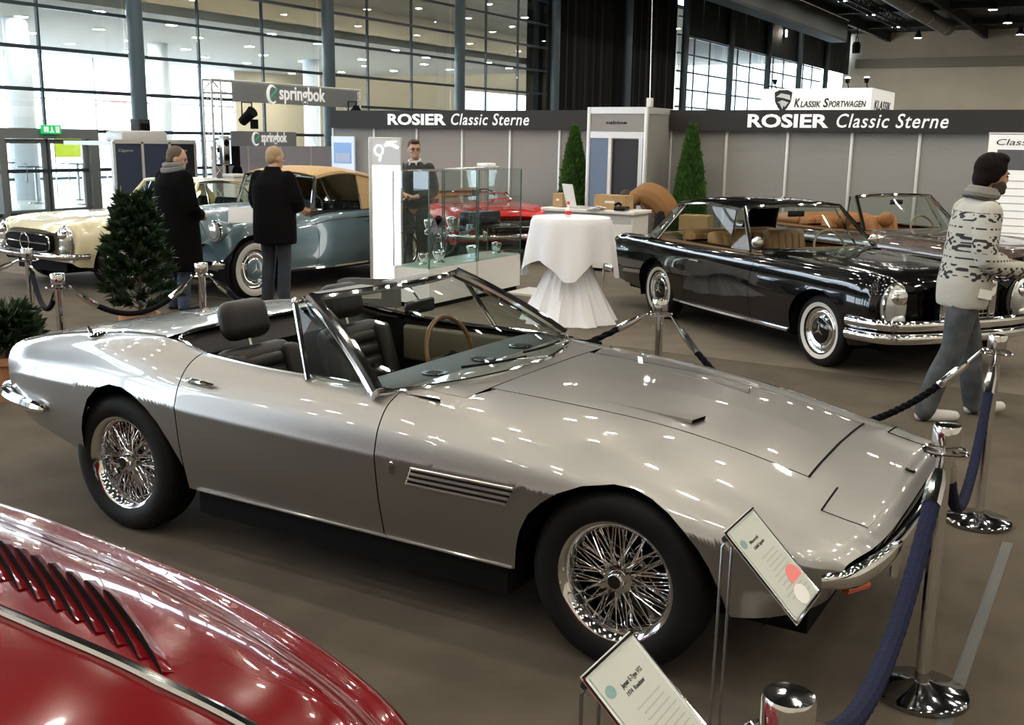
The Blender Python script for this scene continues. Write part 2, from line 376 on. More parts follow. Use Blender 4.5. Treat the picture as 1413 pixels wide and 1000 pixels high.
# glazed double door
dr = tag(MB().box(-21.85, -21.55, 14.45, 17.05, 1.72, 1.95).box(-21.85, -21.55, 16.80, 17.05, 0, 1.72).box(-21.85, -21.55, 14.45, 14.60, 0, 1.72).build('door_1', mat('grey door frame', '#74797b', .5), smooth=0), kind='structure')
lf = MB(); h = 1.7
lf.box(-.03, .03, 0, .1, 0, h).box(-.03, .03, .98, 1.08, 0, h).box(-.03, .03, .1, .98, 0, .12).box(-.03, .03, .1, .98, h - .1, h); lfm = lf.mesh('door_leaf', MATS['grey door frame'], 0)
lg = MB().box(-.005, .005, .1, .98, .12, h - .1).mesh('pane', M_hglass, 0)
for b in (14.62, 15.72):
    q = link('door_leaf', lfm, dr, (-21.7, b, .01)); link('pane', lg, q)
    MB().tube([(.03, .5, .75), (.09, .5, .75), (.09, .5, 1.15), (.03, .5, 1.15)], .012).build('handle', M_steel, q)
# exit sign
ex = thing('exit_sign', 'green illuminated emergency exit sign above the glass doors', 'sign', (-21.45, 15.7, 1.93))
MB().rbox((0, 0, 0), (.06, .5, .2), .01).build('box', mat('exit green', '#0d9a55', .5, emit='#0fae5c', emit_s=.8), ex)
pg = MB(); pg.box(.031, .034, -.2, -.08, -.06, .06).box(.031, .034, .10, .2, -.07, .07); pg.ell((.034, 0, .05), (.004, .018, .018)); pg.cbox((.034, 0, -.01), (.004, .04, .09)); pg.cbox((.034, -.03, -.06), (.004, .06, .02)); pg.cbox((.034, .04, -.05), (.004, .02, .06))
pg.build('running_figure_pictogram', M_letter, ex)
# ceiling lamps: reflector housings with glowing lens
hs = MB(); hs.lathe([(.05, .55), (.12, .5), (.16, .34), (.28, .02), (.28, 0), (.27, .02), (.15, .3)], 18, closed=False); hsm = hs.mesh('housing', mat('lamp housing', '#3a3d3c', .4, .6))
lnm = MB().lathe([(.14, .02), (.14, .012)], 16).mesh('lens', M_lamp); lnf = MB().lathe([(.24, .02), (.24, .012)], 16).mesh('lens', M_lamp)
stm = MB().cyl((0, 0, .5), (0, 0, 1.15), .012, n=6).mesh('suspension_rod', M_black)
def hall_lamp(a, b, lab, grp, far=False):
    e = thing('ceiling_lamp', lab, 'lamp', (a, b, 9.45), 0, grp); link('housing', hsm, e); link('lens', lnf if far else lnm, e); link('suspension_rod', stm, e)
for i in range(11):
    for j in range(11):
        hall_lamp(-18.6 + 3.2 * i + (.8 if j % 2 else 0), -11.5 + 3.1 * j, 'hall lamp over the stands, %s row from glazing, %s from near wall' % (ORD[i], ORD[j]), 'high-bay lamps above the stands')
for i, a in enumerate((-15.1, -8.4, -1.7, 5.0)):
    for j, b in enumerate((82.8, 74.9, 67.5, 60.5, 53, 45.5, 38, 30.5)):
        hall_lamp(a, b, 'lamp deep in the hall, %s row from glazing, %s from far wall' % (ORD[i], ORD[j]), 'high-bay lamps at the far end', True)
# wall lanterns on the dark cladding
for z, b, w in ((9.0, 71.5, 'nearer the curtain'), (8.2, 82.5, 'nearer the far wall')):
    e = thing('wall_lamp', 'small bright bulkhead lamp on the dark cladding ' + w, 'lamp', (-21.4, b, z)); MB().rbox((0, 0, 0), (.1, .3, .5), .03).build('case', M_alu, e); MB().rbox((.06, 0, 0), (.04, .2, .4), .02).build('lens', M_dlamp, e)
# roof beams, duct, lattice girder
beam = MB().box(-.15, .15, -14, 90, 9.9, 10.55).mesh('roof_beam', M_dark, 0)
for i, a in enumerate((-18.6, -11.5, -4.5, 2.5, 9.5)):
    tag(link('roof_beam', beam, None, (a, 0, 0)), 'dark steel roof beam running the length of the hall, number %s from the glazed side' % ['one', 'two', 'three', 'four', 'five'][i], 'beam', 'roof beams')
cross = MB().box(-22, 16, -.12, .12, 10.1, 10.55).mesh('cross_beam', M_dark, 0)
for i in range(8): tag(link('cross_beam', cross, None, (0, 15 + 9.5 * i, 0)), 'dark cross beam under the hall roof', 'beam', 'cross beams')
MBd = MB().cyl((-12.4, 20, 9.55), (-12.4, 78, 9.55), .45, n=20)
e = thing('air_duct', 'thick round grey ventilation duct under the dark roof', 'duct', (0, 0, 0)); MBd.build('pipe', mat('grey duct', '#6d6f6c', .5, .3), e)
for b in range(22, 78, 6): MB().lathe([(.47, -.05), (.47, .05)], 20, 'Y', (-12.4, b, 9.55)).build('joint_band', M_steel, e)
e = thing('lattice_girder', 'dark steel lattice girder slung below the roof left of the duct', 'girder', (-14.3, 0, 0))
for x in (-.25, .25): MB().box(x - .05, x + .05, 24, 74, 9.1, 9.2).build('chord', M_dark, e)
MB().box(-.05, .05, 24, 74, 9.7, 9.8).build('chord', M_dark, e)
zz = MB()
for i in range(42): zz.tube([(-.25, 24 + 1.2 * i, 9.15), (0, 24.6 + 1.2 * i, 9.75), (.25, 25.2 + 1.2 * i, 9.15)], .03, 5)
zz.build('lattice', M_dark, e)
e = thing('walkway_girder', 'broad dark service girder along the upper cladding', 'girder', (-18.0, 0, 0))
MB().box(-.5, .5, 30, 72, 8.35, 8.5).build('deck', M_dark, e); MB().box(.42, .5, 30, 72, 8.5, 9.6).build('side_plate', mat('girder plate', '#37403f', .6), e); MB().tube([(.5, 30, 9.7), (.5, 72, 9.7)], .06).build('rail', M_steel, e)
e = thing('stage_spotlight', 'black spotlight hanging from the end of the service girder', 'spotlight', (-17.0, 72.6, 7.7)); MB().cyl((0, 0, 1.0), (0, 0, 2.9), .03).build('drop_rod', M_black, e); MB().lathe([(.25, 0), (.28, .5), (.2, .7)], 14).build('can', M_black, e); MB().tube([(0, -.3, .3), (0, -.3, 1.0), (0, .3, 1.0), (0, .3, .3)], .03).build('yoke', M_black, e)

# ---------------------------------------------------------------- dealer's stand: panel wall, posts, fascia with lettering
wb = tag(MB().box(-13.86, 1.6, 16.55, 16.6, 0, 2.36).build('wall_back', M_head, smooth=0), kind='structure')
J = [-13.86, -12.84, -11.83, -10.81, -9.79, -8.79, -7.75, -6.74, -5.775, -4.79, -3.817, -2.85, -1.866, -.88, .1, 1.08]
for x0, x1 in zip(J[:-1], J[1:]): MB().box(x0 + .02, x1 - .02, 16.5, 16.55, .03, 2.04).build('wall_panel', M_panel, wb, smooth=0)
pm = MB().rbox((0, 0, 1.02), (.045, .06, 2.04), .008, 2).mesh('panel_post', M_alu)
for x in J: link('panel_post', pm, wb, (x, 16.5, 0))
for (x0, x1), (tx0, tw1, tx2, tw2), side in (((-13.86, -7.73), (-12.418, 1.328, -10.975, 1.634), 'left of the cabin'), ((-6.74, 1.6), (-5.408, 1.253, -4.035, 1.57), 'right of the cabin')):
    f = thing('fascia_board', 'charcoal fascia reading ROSIER Classic Sterne, ' + side, 'sign', (0, 16.40, 0))
    MB().box(x0 + .03, x1 - .03, -.03, .06, 2.03, 2.36).build('board', M_head, f, smooth=0)
    A = lambda x: frame((x, -.034, 2.105), (1, 0, 0), (0, 0, 1))
    text('rosier_lettering', 'ROSIER', .28, M_letter, f, A(tx0), width=tw1, height=.195, bold=.009)
    text('classic_sterne_lettering', 'Classic Sterne', .28, M_letter, f, A(tx2), width=tw2, height=.2, shear=.22, bold=.002, space=1.1)
# cabin with door
cb_ = thing('stand_cabin', 'small grey stand cabin with a half open door between the two fascia boards', 'cabin', (-7.73, 15.5, 0))
w = .99; h = 2.38
for (x, y) in ((0, 0), (w, 0), (w, 1.0)): MB().rbox((x, y, h / 2), (.06, .06, h), .01, 2).build('post', M_alu, cb_)
MB().box(0, w, -.02, .02, 2.28, h).build('top_rail', M_alu, cb_, smooth=0); MB().box(0, w, -.02, .02, 1.9, 2.0).build('door_lintel', M_alu, cb_, smooth=0)
MB().box(w - .02, w + .02, .03, .97, 2.28, h).build('top_rail', M_alu, cb_, smooth=0)
MB().box(.03, w - .03, -.01, .01, 2.0, 2.28).build('upper_panel', M_panel, cb_, smooth=0)
MB().box(w - .01, w + .01, .03, .97, .03, 2.28).build('side_panel', M_panel, cb_, smooth=0)
MB().box(-.01, .01, .03, .97, .03, 2.28).build('side_panel', M_panel, cb_, smooth=0)
MB().box(.03, .36, -.01, .01, .03, 1.9).build('front_panel', mat('blue grey panel', '#6d7f97', .8), cb_, smooth=0)
MB().box(.36, .41, -.03, .03, 0, 1.9).build('door_jamb', M_white, cb_, smooth=0); MB().box(.88, .95, -.02, .02, 0, 1.9).build('door_jamb', M_alu, cb_, smooth=0)
dl_ = MB().box(0, .47, -.015, .015, .02, 1.88).build('door', mat('dark door', '#24272b', .6), cb_, (.41, .04, 0), (0, 0, 0), smooth=0)
MB().tube([(.40, -.015, .95), (.40, -.06, .95), (.30, -.06, .95)], .01).build('handle', M_steel, dl_)
text('cabin_lettering', 'cabine', .1, M_black, cb_, frame((.3, -.014, 2.12), (1, 0, 0), (0, 0, 1)), width=.36, height=.05)
MB().rbox((w, .1, h + .07), (.08, .1, .14), .01).build('junction_box', M_white, cb_); MB().cyl((w, .1, h + .1), (w - .15, .1, 10.5), .008, n=5).build('cable', M_steel, cb_)
# white advertising tower behind
kt = thing('sign_tower', 'white illuminated sign tower reading KLASSIK SPORTWAGEN above the fascia', 'sign', (-7.64, 24, 0))
MB().box(0, 2.42, 0, 2.42, 2.45, 3.06).build('box', mat('white sign box', (.8, .79, .75), .5, emit=(1, .97, .9), emit_s=.35), kt, smooth=0)
for x in (.08, 2.34): MB().cyl((x, .08, 0), (x, .08, 2.45), .05).build('mast', M_alu, kt)
M_ink = mat('black print', '#1b1b1f', .6)
A = lambda x, z: frame((x, -.012, z), (1, 0, 0), (0, 0, 1))
text('klassik_lettering', 'LASSIK', .2, M_ink, kt, A(.90, 2.66), width=.45, height=.13, shear=.2, bold=.004); text('klassik_initial', 'K', .2, M_ink, kt, A(.76, 2.66), width=.13, height=.19, shear=.2, bold=.005)
text('sportwagen_lettering', 'PORTWAGEN', .2, M_ink, kt, A(1.52, 2.66), width=.80, height=.13, shear=.2, bold=.004); text('sportwagen_initial', 'S', .2, M_ink, kt, A(1.40, 2.66), width=.12, height=.19, shear=.2, bold=.005)
text('side_lettering', 'KLASSIK', .2, M_ink, kt, frame((2.432, .3, 2.62), (0, 1, 0), (0, 0, 1)), width=1.7, height=.2, shear=.2)
sh = [(-.2, .22), (-.1, .27), (.1, .27), (.2, .22), (.18, .02), (.1, -.12), (0, -.22), (-.1, -.12), (-.18, .02)]
e_ = MB(); e_.prism(sh, -.002, .002, A(.50, 2.76)); e_.build('shield_emblem', M_ink, kt, smooth=0)
e_ = MB(); e_.prism([(-.16, .12), (-.05, .2), (.15, .16), (.17, .05), (0, .1)], -.006, .006, A(.50, 2.76)); e_.prism([(-.13, 0), (-.02, .05), (.13, .0), (.05, -.1), (-.02, -.03)], -.006, .006, A(.50, 2.76)); e_.prism([(-.1, .03), (.0, -.15), (.02, -.05)], -.006, .006, A(.50, 2.76)); e_.build('shield_device', M_white, kt, smooth=0)
for i, x in enumerate((.3, 1.9, 2.3)):
    e = thing('clip_spotlight', 'small clip-on spotlight on top of the white sign tower, %s' % ['at its left end', 'second from the right', 'at its right corner'][i], 'spotlight', (-7.64 + x, 24.1, 3.06)); MB().cyl((0, 0, 0), (0, -.15, .12), .012).build('arm', M_black, e); MB().lathe([(.04, 0), (.06, .1)], 10).build('can', M_black, e, (0, -.15, .1)); MB().ell((0, -.15, .21), (.05, .05, .02), 10, 6).build('bulb', M_dlamp, e)
# springbok stand: truss gate with two signs
M_slate = mat('slate sign board', '#7c8287', .6)
tg = thing('truss_gate', 'silver lattice truss gate carrying the springbok signs', 'truss', (-17, 0, 0))
def lattice(p0, p1, w, n, parent, m):
    p0, p1 = Vector(p0), Vector(p1); d = (p1 - p0).normalized(); u = d.orthogonal().normalized(); u = Vector((1, 0, 0)) if abs(d.x) < .9 else Vector((0, 1, 0)); v = d.cross(u)
    ch = [(u * sx + v * sy) * w / 2 for sx, sy in ((-1, -1), (1, -1), (1, 1), (-1, 1))]
    for c in ch: MB().cyl(p0 + c, p1 + c, .022, n=8).build('chord', m, parent)
    br = MB(); L = (p1 - p0)
    for i in range(n):
        for k in range(4):
            a, b = ch[k], ch[(k + 1) % 4]
            if i % 2: a, b = b, a
            br.cyl(p0 + L * (i / n) + a, p0 + L * ((i + 1) / n) + b, .009, n=5)
    br.build('lattice', m, parent)
lattice((0, 16.35, 0), (0, 16.35, 3.0), .26, 12, tg, M_alu); lattice((0, 21.0, 0), (0, 21.0, 3.0), .26, 12, tg, M_alu); lattice((0, 16.2, 2.86), (0, 21.15, 2.86), .26, 16, tg, M_alu)
def spring(name, lab, y0, y1, z0, z1, tx, tw, x, th, parent_loc):
    s = thing(name, lab, 'sign', (x, 0, 0)); MB().box(-.02, .02, y0, y1, z0, z1).build('board', M_slate, s, smooth=0)
    A = frame((.024, tx, (z0 + z1) / 2 - th * .30), (0, 1, 0), (0, 0, 1)); text('springbok_lettering', 'springbok', .3, M_letter, s, A, width=tw, height=th, bold=.006)
    c = (.026, tx - th * .75, (z0 + z1) / 2); r = th * .62; arc = [(c[0], c[1] + r * math.cos(q) * .8, c[2] + r * math.sin(q)) for q in np.linspace(R(50), R(310), 18)]
    MB().tube(arc, [r * (.08 + .14 * math.sin(math.pi * i / 17)) for i in range(18)], 6).build('crescent_emblem', M_letter, s)
    g = MB(); g.tube(smooth_curve([(c[0], c[1] - r * .2, c[2] - r * .4), (c[0], c[1] + .0, c[2] + .0), (c[0], c[1] + r * .45, c[2] + r * .25), (c[0], c[1] + r * .75, c[2] + r * .75)], 5), r * .11, 5); g.tube([(c[0], c[1] + r * .1, c[2]), (c[0], c[1] + r * .3, c[2] - r * .4)], r * .07, 5); g.build('antelope_emblem', mat('emblem green', '#2f9a72', .5, emit='#2f9a72', emit_s=.3), s)
    return s
spring('hanging_sign', 'upper and wider grey sign reading springbok on the truss', 16.75, 20.9, 2.56, 2.95, 18.15, 1.55, -16.8, .3, None)
spring('hanging_sign', 'lower and smaller grey sign reading springbok behind the truss', 16.95, 19.0, 1.63, 1.95, 17.85, .83, -17.1, .22, None)
for q, (y, z, lab) in enumerate(((17.05, 2.25, 'black stage spotlight slung under the left end of the springbok truss'), (20.6, 2.4, 'black stage spotlight under the right end of the springbok truss'))):
    e = thing('stage_spotlight', lab, 'spotlight', (-16.7, y, z)); M4 = Matrix.Rotation(R(55), 4, 'Y'); g = MB(); g.lathe([(.10, -.18), (.11, .1), (.13, .2)], 14)
    g.v = [tuple(M4 @ Vector(p)) for p in g.v]; g.build('can', M_black, e); MB().tube([(0, -.15, 0), (0, -.15, .3), (0, .15, .3), (0, .15, 0)], .015).build('yoke', M_black, e); MB().box(.1, .2, -.02, .12, -.25, -.05).build('barn_door', M_black, e)
# loudspeaker column on the truss leg, stack of leaflets counter
e = thing('loudspeaker', 'narrow black column loudspeaker on the left truss leg', 'loudspeaker', (-16.70, 16.35, 1.25)); MB().rbox((0, 0, .3), (.14, .17, .6), .01).build('cabinet', M_steel, e); MB().box(-.18, -.06, -.03, .03, .25, .35).build('bracket', M_black, e)
for z in (.15, .45): MB().lathe([(.075, 0), (.06, .02), (.02, .0)], 14, 'X', (.07, 0, z)).build('cone', M_black, e)
e = thing('leaflet_pedestal', 'slim white leaflet pedestal at the foot of the truss leg', 'pedestal', (-16.6, 16.5, 0)); MB().rbox((0, 0, .5), (.3, .36, 1.0), .01).build('body', M_white, e); MB().rbox((.02, 0, 1.03), (.34, .4, .06), .01).build('top', M_white, e)
for k in range(4): MB().box(.151, .16, -.12, .12, .55 + .1 * k, .62 + .1 * k).build('leaflet_pocket', M_alu, e)
e = thing('leaflet_counter', 'low white counter with a dark logo beside the truss leg', 'counter', (-16.9, 17.3, 0)); MB().rbox((0, 0, .45), (.5, .55, .9), .01).build('body', M_white, e); MB().rbox((0, 0, .92), (.56, .6, .04), .01).build('top', M_alu, e); MB().box(.251, .256, -.12, .12, .5, .68).build('logo_plate', M_slate, e)
e = thing('tv_screen', 'lit flat screen on a stand behind the left truss leg', 'screen', (-17.4, 17.1, 1.2)); MB().cyl((0, 0, -1.2), (0, 0, 0), .03).build('stand', M_black, e); MB().rbox((0, 0, .3), (.06, .75, .6), .01).build('bezel', M_black, e); MB().box(.031, .034, -.34, .1, .04, .56).build('display', mat('screen white', (.7, .8, .9), .3, emit=(.75, .85, 1), emit_s=.8), e)
# grey partition wall and dark glass booth
e = thing('partition_wall', 'beige partition wall behind the lower springbok sign', 'partition', (-18.2, 17.4, 0)); MB().box(0, .05, 0, 4.4, 0, 1.62).build('panel', mat('mauve partition', '#a9a7b4', .8), e, smooth=0)
for k in range(5): MB().box(.05, .08, 1.1 * k - .02, 1.1 * k + .02, 0, 1.62).build('post', M_alu, e, smooth=0)
e = thing('storage_booth', 'row of three dark blue booth panels with pale frame behind the cream car', 'booth', (-18, 14.55, 0))
for k in range(3):
    MB().box(0, .04, .72 * k + .03, .72 * k + .69, .03, 1.66).build('panel', mat('navy panel', '#2d3850', .5) if k < 2 else mat('black panel', '#1c1f26', .5), e, smooth=0)
    MB().box(-.02, .06, .72 * k - .03, .72 * k + .03, 0, 1.7).build('post', M_alu, e, smooth=0)
    text('panel_lettering', 'Cigarro', .1, M_alu, e, frame((.043, .72 * k + .12, 1.50), (0, 1, 0), (0, 0, 1)), width=.36, height=.05) if k != 1 else None
MB().box(-.02, .06, 0, 2.16, 1.66, 1.74).build('top_rail', M_alu, e, smooth=0); MB().box(-.02, .06, 2.13, 2.19, 0, 1.7).build('post', M_alu, e, smooth=0); MB().box(-1.5, -.02, 0, 2.16, 1.62, 1.7).build('roof', M_alu, e, smooth=0)
e = thing('storage_case', 'long pale grey case lying on the dark booth roof', 'case', (-18.6, 15.7, 1.702)); MB().rbox((0, 0, .1), (.5, 1.2, .2), .03).build('body', M_alu, e); MB().rbox((0, 0, .21), (.46, 1.1, .03), .01).build('lid', M_white, e)
e = thing('loudspeaker', 'tall dark grey column loudspeaker beside the blue steel column', 'loudspeaker', (-20.3, 17.25, 0)); MB().rbox((0, 0, 1.1), (.3, .34, 2.2), .02).build('cabinet', mat('dark grey paint', '#23262d', .6), e); MB().box(.151, .155, -.13, .13, .1, 2.1).build('grille', M_black, e)
# things in the foyer seen through the doors
for i, (a, b, hh) in enumerate(((-24.5, 16.3, 1.1), (-25.5, 18.1, .95), (-24.2, 18.6, 1.05), (-26, 19.8, 1.0), (-25, 20.8, 1.0), (-27, 17.4, 1.15))):
    e = thing('bistro_table', 'small dark foyer bistro table seen through the glass, %s' % ['nearest the left door leaf', 'behind the right door leaf', 'just right of the doors', 'behind the cream car roof', 'furthest right', 'deep in the foyer'][i], 'table', (a, b, 0), 0, 'foyer bistro tables'); MB().lathe([(.45, hh), (.45, hh + .03)], 20).build('top', M_gloss_black, e); MB().cyl((0, 0, 0), (0, 0, hh), .04).build('column', M_steel, e); MB().lathe([(.25, 0), (.22, .03)], 18).build('foot', M_steel, e)
e = thing('advertising_banner', 'lime green banner hanging in the foyer behind the right door leaf', 'banner', (-27.5, 20.2, 0)); MB().box(-.01, .01, 0, .9, 1.15, 1.75).build('cloth', mat('lime cloth', '#b7cf3a', .8), e, smooth=0); MB().cyl((0, .0, 0), (0, .0, 1.8), .02).build('pole', M_steel, e)
e = thing('advertising_banner', 'red banner hanging high in the glazed foyer', 'banner', (-34, 27.2, 0)); MB().box(-.01, .01, 0, 1.6, 2.4, 3.6).build('cloth', glass('sheer pink cloth', (1, .72, .74), .05), e, smooth=0); MB().cyl((0, .0, 0), (0, .0, 3.7), .02).build('pole', M_steel, e)
e = thing('poster_board', 'pale blue poster of a building at the left end of the fascia wall', 'poster', (-13.80, 16.38, 0)); MB().box(0, .56, -.02, .02, .0, 1.87).build('board', mat('poster paper', '#cfdcf0', .5, emit='#cfdcf0', emit_s=.25), e, smooth=0); MB().box(.06, .5, -.024, -.02, 1.35, 1.75).build('printed_picture', mat('poster blue', '#7fa3d6', .5, emit='#7fa3d6', emit_s=.25), e, smooth=0); MB().box(.1, .46, -.027, -.023, 1.38, 1.55).build('printed_house', mat('poster house', '#b9c9e4', .5), e, smooth=0)
# ================================================================ WHEELS (axis along Y, outer face towards -Y)
def tyre_mesh(rad, rim, wd, white=None):
    mb = MB(); w = wd / 2; h = rad - rim
    prof = [(rim, -w * .82), (rim + .12 * h, -w * .95), (rim + .42 * h, -w * 1.05), (rim + .7 * h, -w * 1.0), (rim + .9 * h, -w * .86), (rad - .004, -w * .66), (rad, -w * .45)]
    gro = []
    for y in (-.3, 0, .3): gro += [(rad, w * (y - .05)), (rad - .008, w * (y - .03)), (rad - .008, w * (y + .03)), (rad, w * (y + .05))]
    prof = prof + gro + [(r, -y) for r, y in prof[::-1]]
    mb.lathe(prof, 56, 'Y', closed=True); mats = [M_rubber]
    if white:
        mats.append(M_white_rubber); n = 56
        for k, f in enumerate(mb.f):
            i = k // n
            if i in (1, 2)[:white]: mb.mi[k] = 1
    return mb.mesh('tyre', mats, 50)
def wire_wheel():
    rim = MB(); rim.lathe([(.214, -.088), (.222, -.092), (.224, -.084), (.219, -.078), (.206, -.074), (.198, -.055), (.190, -.03), (.186, .06), (.2, .085), (.222, .09), (.216, .07), (.180, .055), (.183, -.03), (.192, -.06), (.204, -.08)], 56, 'Y', closed=True)
    hub = MB(); hub.lathe([(.01, .07), (.062, .07), (.066, .05), (.05, .03), (.042, -.03), (.05, -.045), (.052, -.055), (.03, -.06), (.01, -.06)], 28, 'Y')
    cap = MB(); cap.lathe([(.034, -.058), (.036, -.072), (.028, -.088), (.024, -.09), (.01, -.09)], 24, 'Y')
    dk = MB(); dk.lathe([(.026, -.088), (.024, -.0915), (.002, -.092)], 20, 'Y')
    for k in range(2):
        a = k * math.pi + .5; cap.cbox((0, 0, 0), (.05, .012, .02), Matrix.Translation((.04 * math.cos(a), -.075, .04 * math.sin(a))) @ Matrix.Rotation(-a, 4, 'Y'))
    sp = MB(); N = 24
    def spoke(rh, yh, ah, rr, yr, ar): sp.cyl((rh * math.cos(ah), yh, rh * math.sin(ah)), (rr * math.cos(ar), yr, rr * math.sin(ar)), .0024, n=5); sp.ell((rr * .985 * math.cos(ar), yr, rr * .985 * math.sin(ar)), (.0045,) * 3, 6, 4)
    for k in range(N):
        a = 2 * math.pi * k / N; d = .62 if k % 2 else -.62
        spoke(.046, -.05, a, .196, -.058, a + d * .45); spoke(.046, -.045, a + .1, .187, -.02, a - d * .9)
        spoke(.06, .05, a, .186, .02, a + d * .8); spoke(.05, -.035, a + .13, .187, .0, a + d * .5)
    return rim.mesh('wheel', M_chrome, 40), hub.mesh('hub', M_chrome, 40), cap.mesh('knock_off_nut', M_chrome, 40), dk.mesh('nut_disc', M_gloss_black, 40), sp.mesh('spokes', mat('bright spoke', (.9, .87, .85), .12, 1), 60), tyre_mesh(.335, .216, .205)
WW = wire_wheel()
def add_wire_wheel(parent, x, y, z=.335, steer=0.):
    rz = (0 if y < 0 else math.pi) + steer; w = link('wheel', WW[0], parent, (x, y, z), (0, 0, rz))
    for nm, me in (('hub', WW[1]), ('knock_off_nut', WW[2]), ('nut_disc', WW[3]), ('spokes', WW[4]), ('tyre', WW[5])):
        o = link(nm, me, w)
        if nm == 'spokes': o['kind'] = 'stuff'
def disc_wheel(rad, paint, white=2, name='disc'):
    rim = MB(); r = rad * .60
    rim.lathe([(r, -.07), (r * 1.06, -.075), (r * 1.07, -.066), (r * .97, -.058), (r * .93, -.035), (r * .93, .06), (r * 1.05, .07), (r * .85, .05), (r * .85, -.02), (r * .9, -.05)], 40, 'Y', closed=True)
    dsc = MB().lathe([(r * .92, -.03), (r * .80, -.052), (r * .70, -.058), (.02, -.05)], 40, 'Y'); ring = MB().lathe([(r * .96, -.052), (r * .9, -.068), (r * .78, -.07), (r * .74, -.060)], 40, 'Y')
    cap = MB().lathe([(r * .64, -.055), (r * .62, -.072), (r * .5, -.085), (r * .46, -.080), (r * .15, -.09), (.002, -.092)], 36, 'Y'); cpd = MB().lathe([(r * .60, -.076), (r * .44, -.0915), (r * .12, -.095), (.002, -.0955)], 30, 'Y')
    st = MB()
    for k in range(3):
        a = math.pi / 2 + k * 2 * math.pi / 3; st.add([(0, -.0985, 0), (.012 * math.cos(a + 1), -.097, .012 * math.sin(a + 1)), (r * .36 * math.cos(a), -.096, r * .36 * math.sin(a)), (.012 * math.cos(a - 1), -.097, .012 * math.sin(a - 1))], [(0, 1, 2), (0, 2, 3)])
    return [('wheel', rim.mesh('wheel', M_chrome, 40)), ('disc', dsc.mesh('disc', paint, 60)), ('trim_ring', ring.mesh('trim_ring', M_chrome, 60)), ('hub_cap', cap.mesh('hub_cap', M_chrome, 40)), ('cap_paint', cpd.mesh('cap_paint', paint, 60)), ('star_emblem', st.mesh('star_emblem', M_chrome, 0)), ('tyre', tyre_mesh(rad, rad * .62, .18, white))]
def add_disc_wheel(spec, parent, x, y, z, steer=0.):
    w = link('wheel', spec[0][1], parent, (x, y, z), (0, 0, (0 if y < 0 else math.pi) + steer))
    for nm, me in spec[1:]: link(nm, me, w)
def wellbox(parent, name, x0, x1, y0, y1, z0, z1): return MB().box(x0, x1, y0, y1, z0, z1).build(name, M_black, parent, smooth=0)

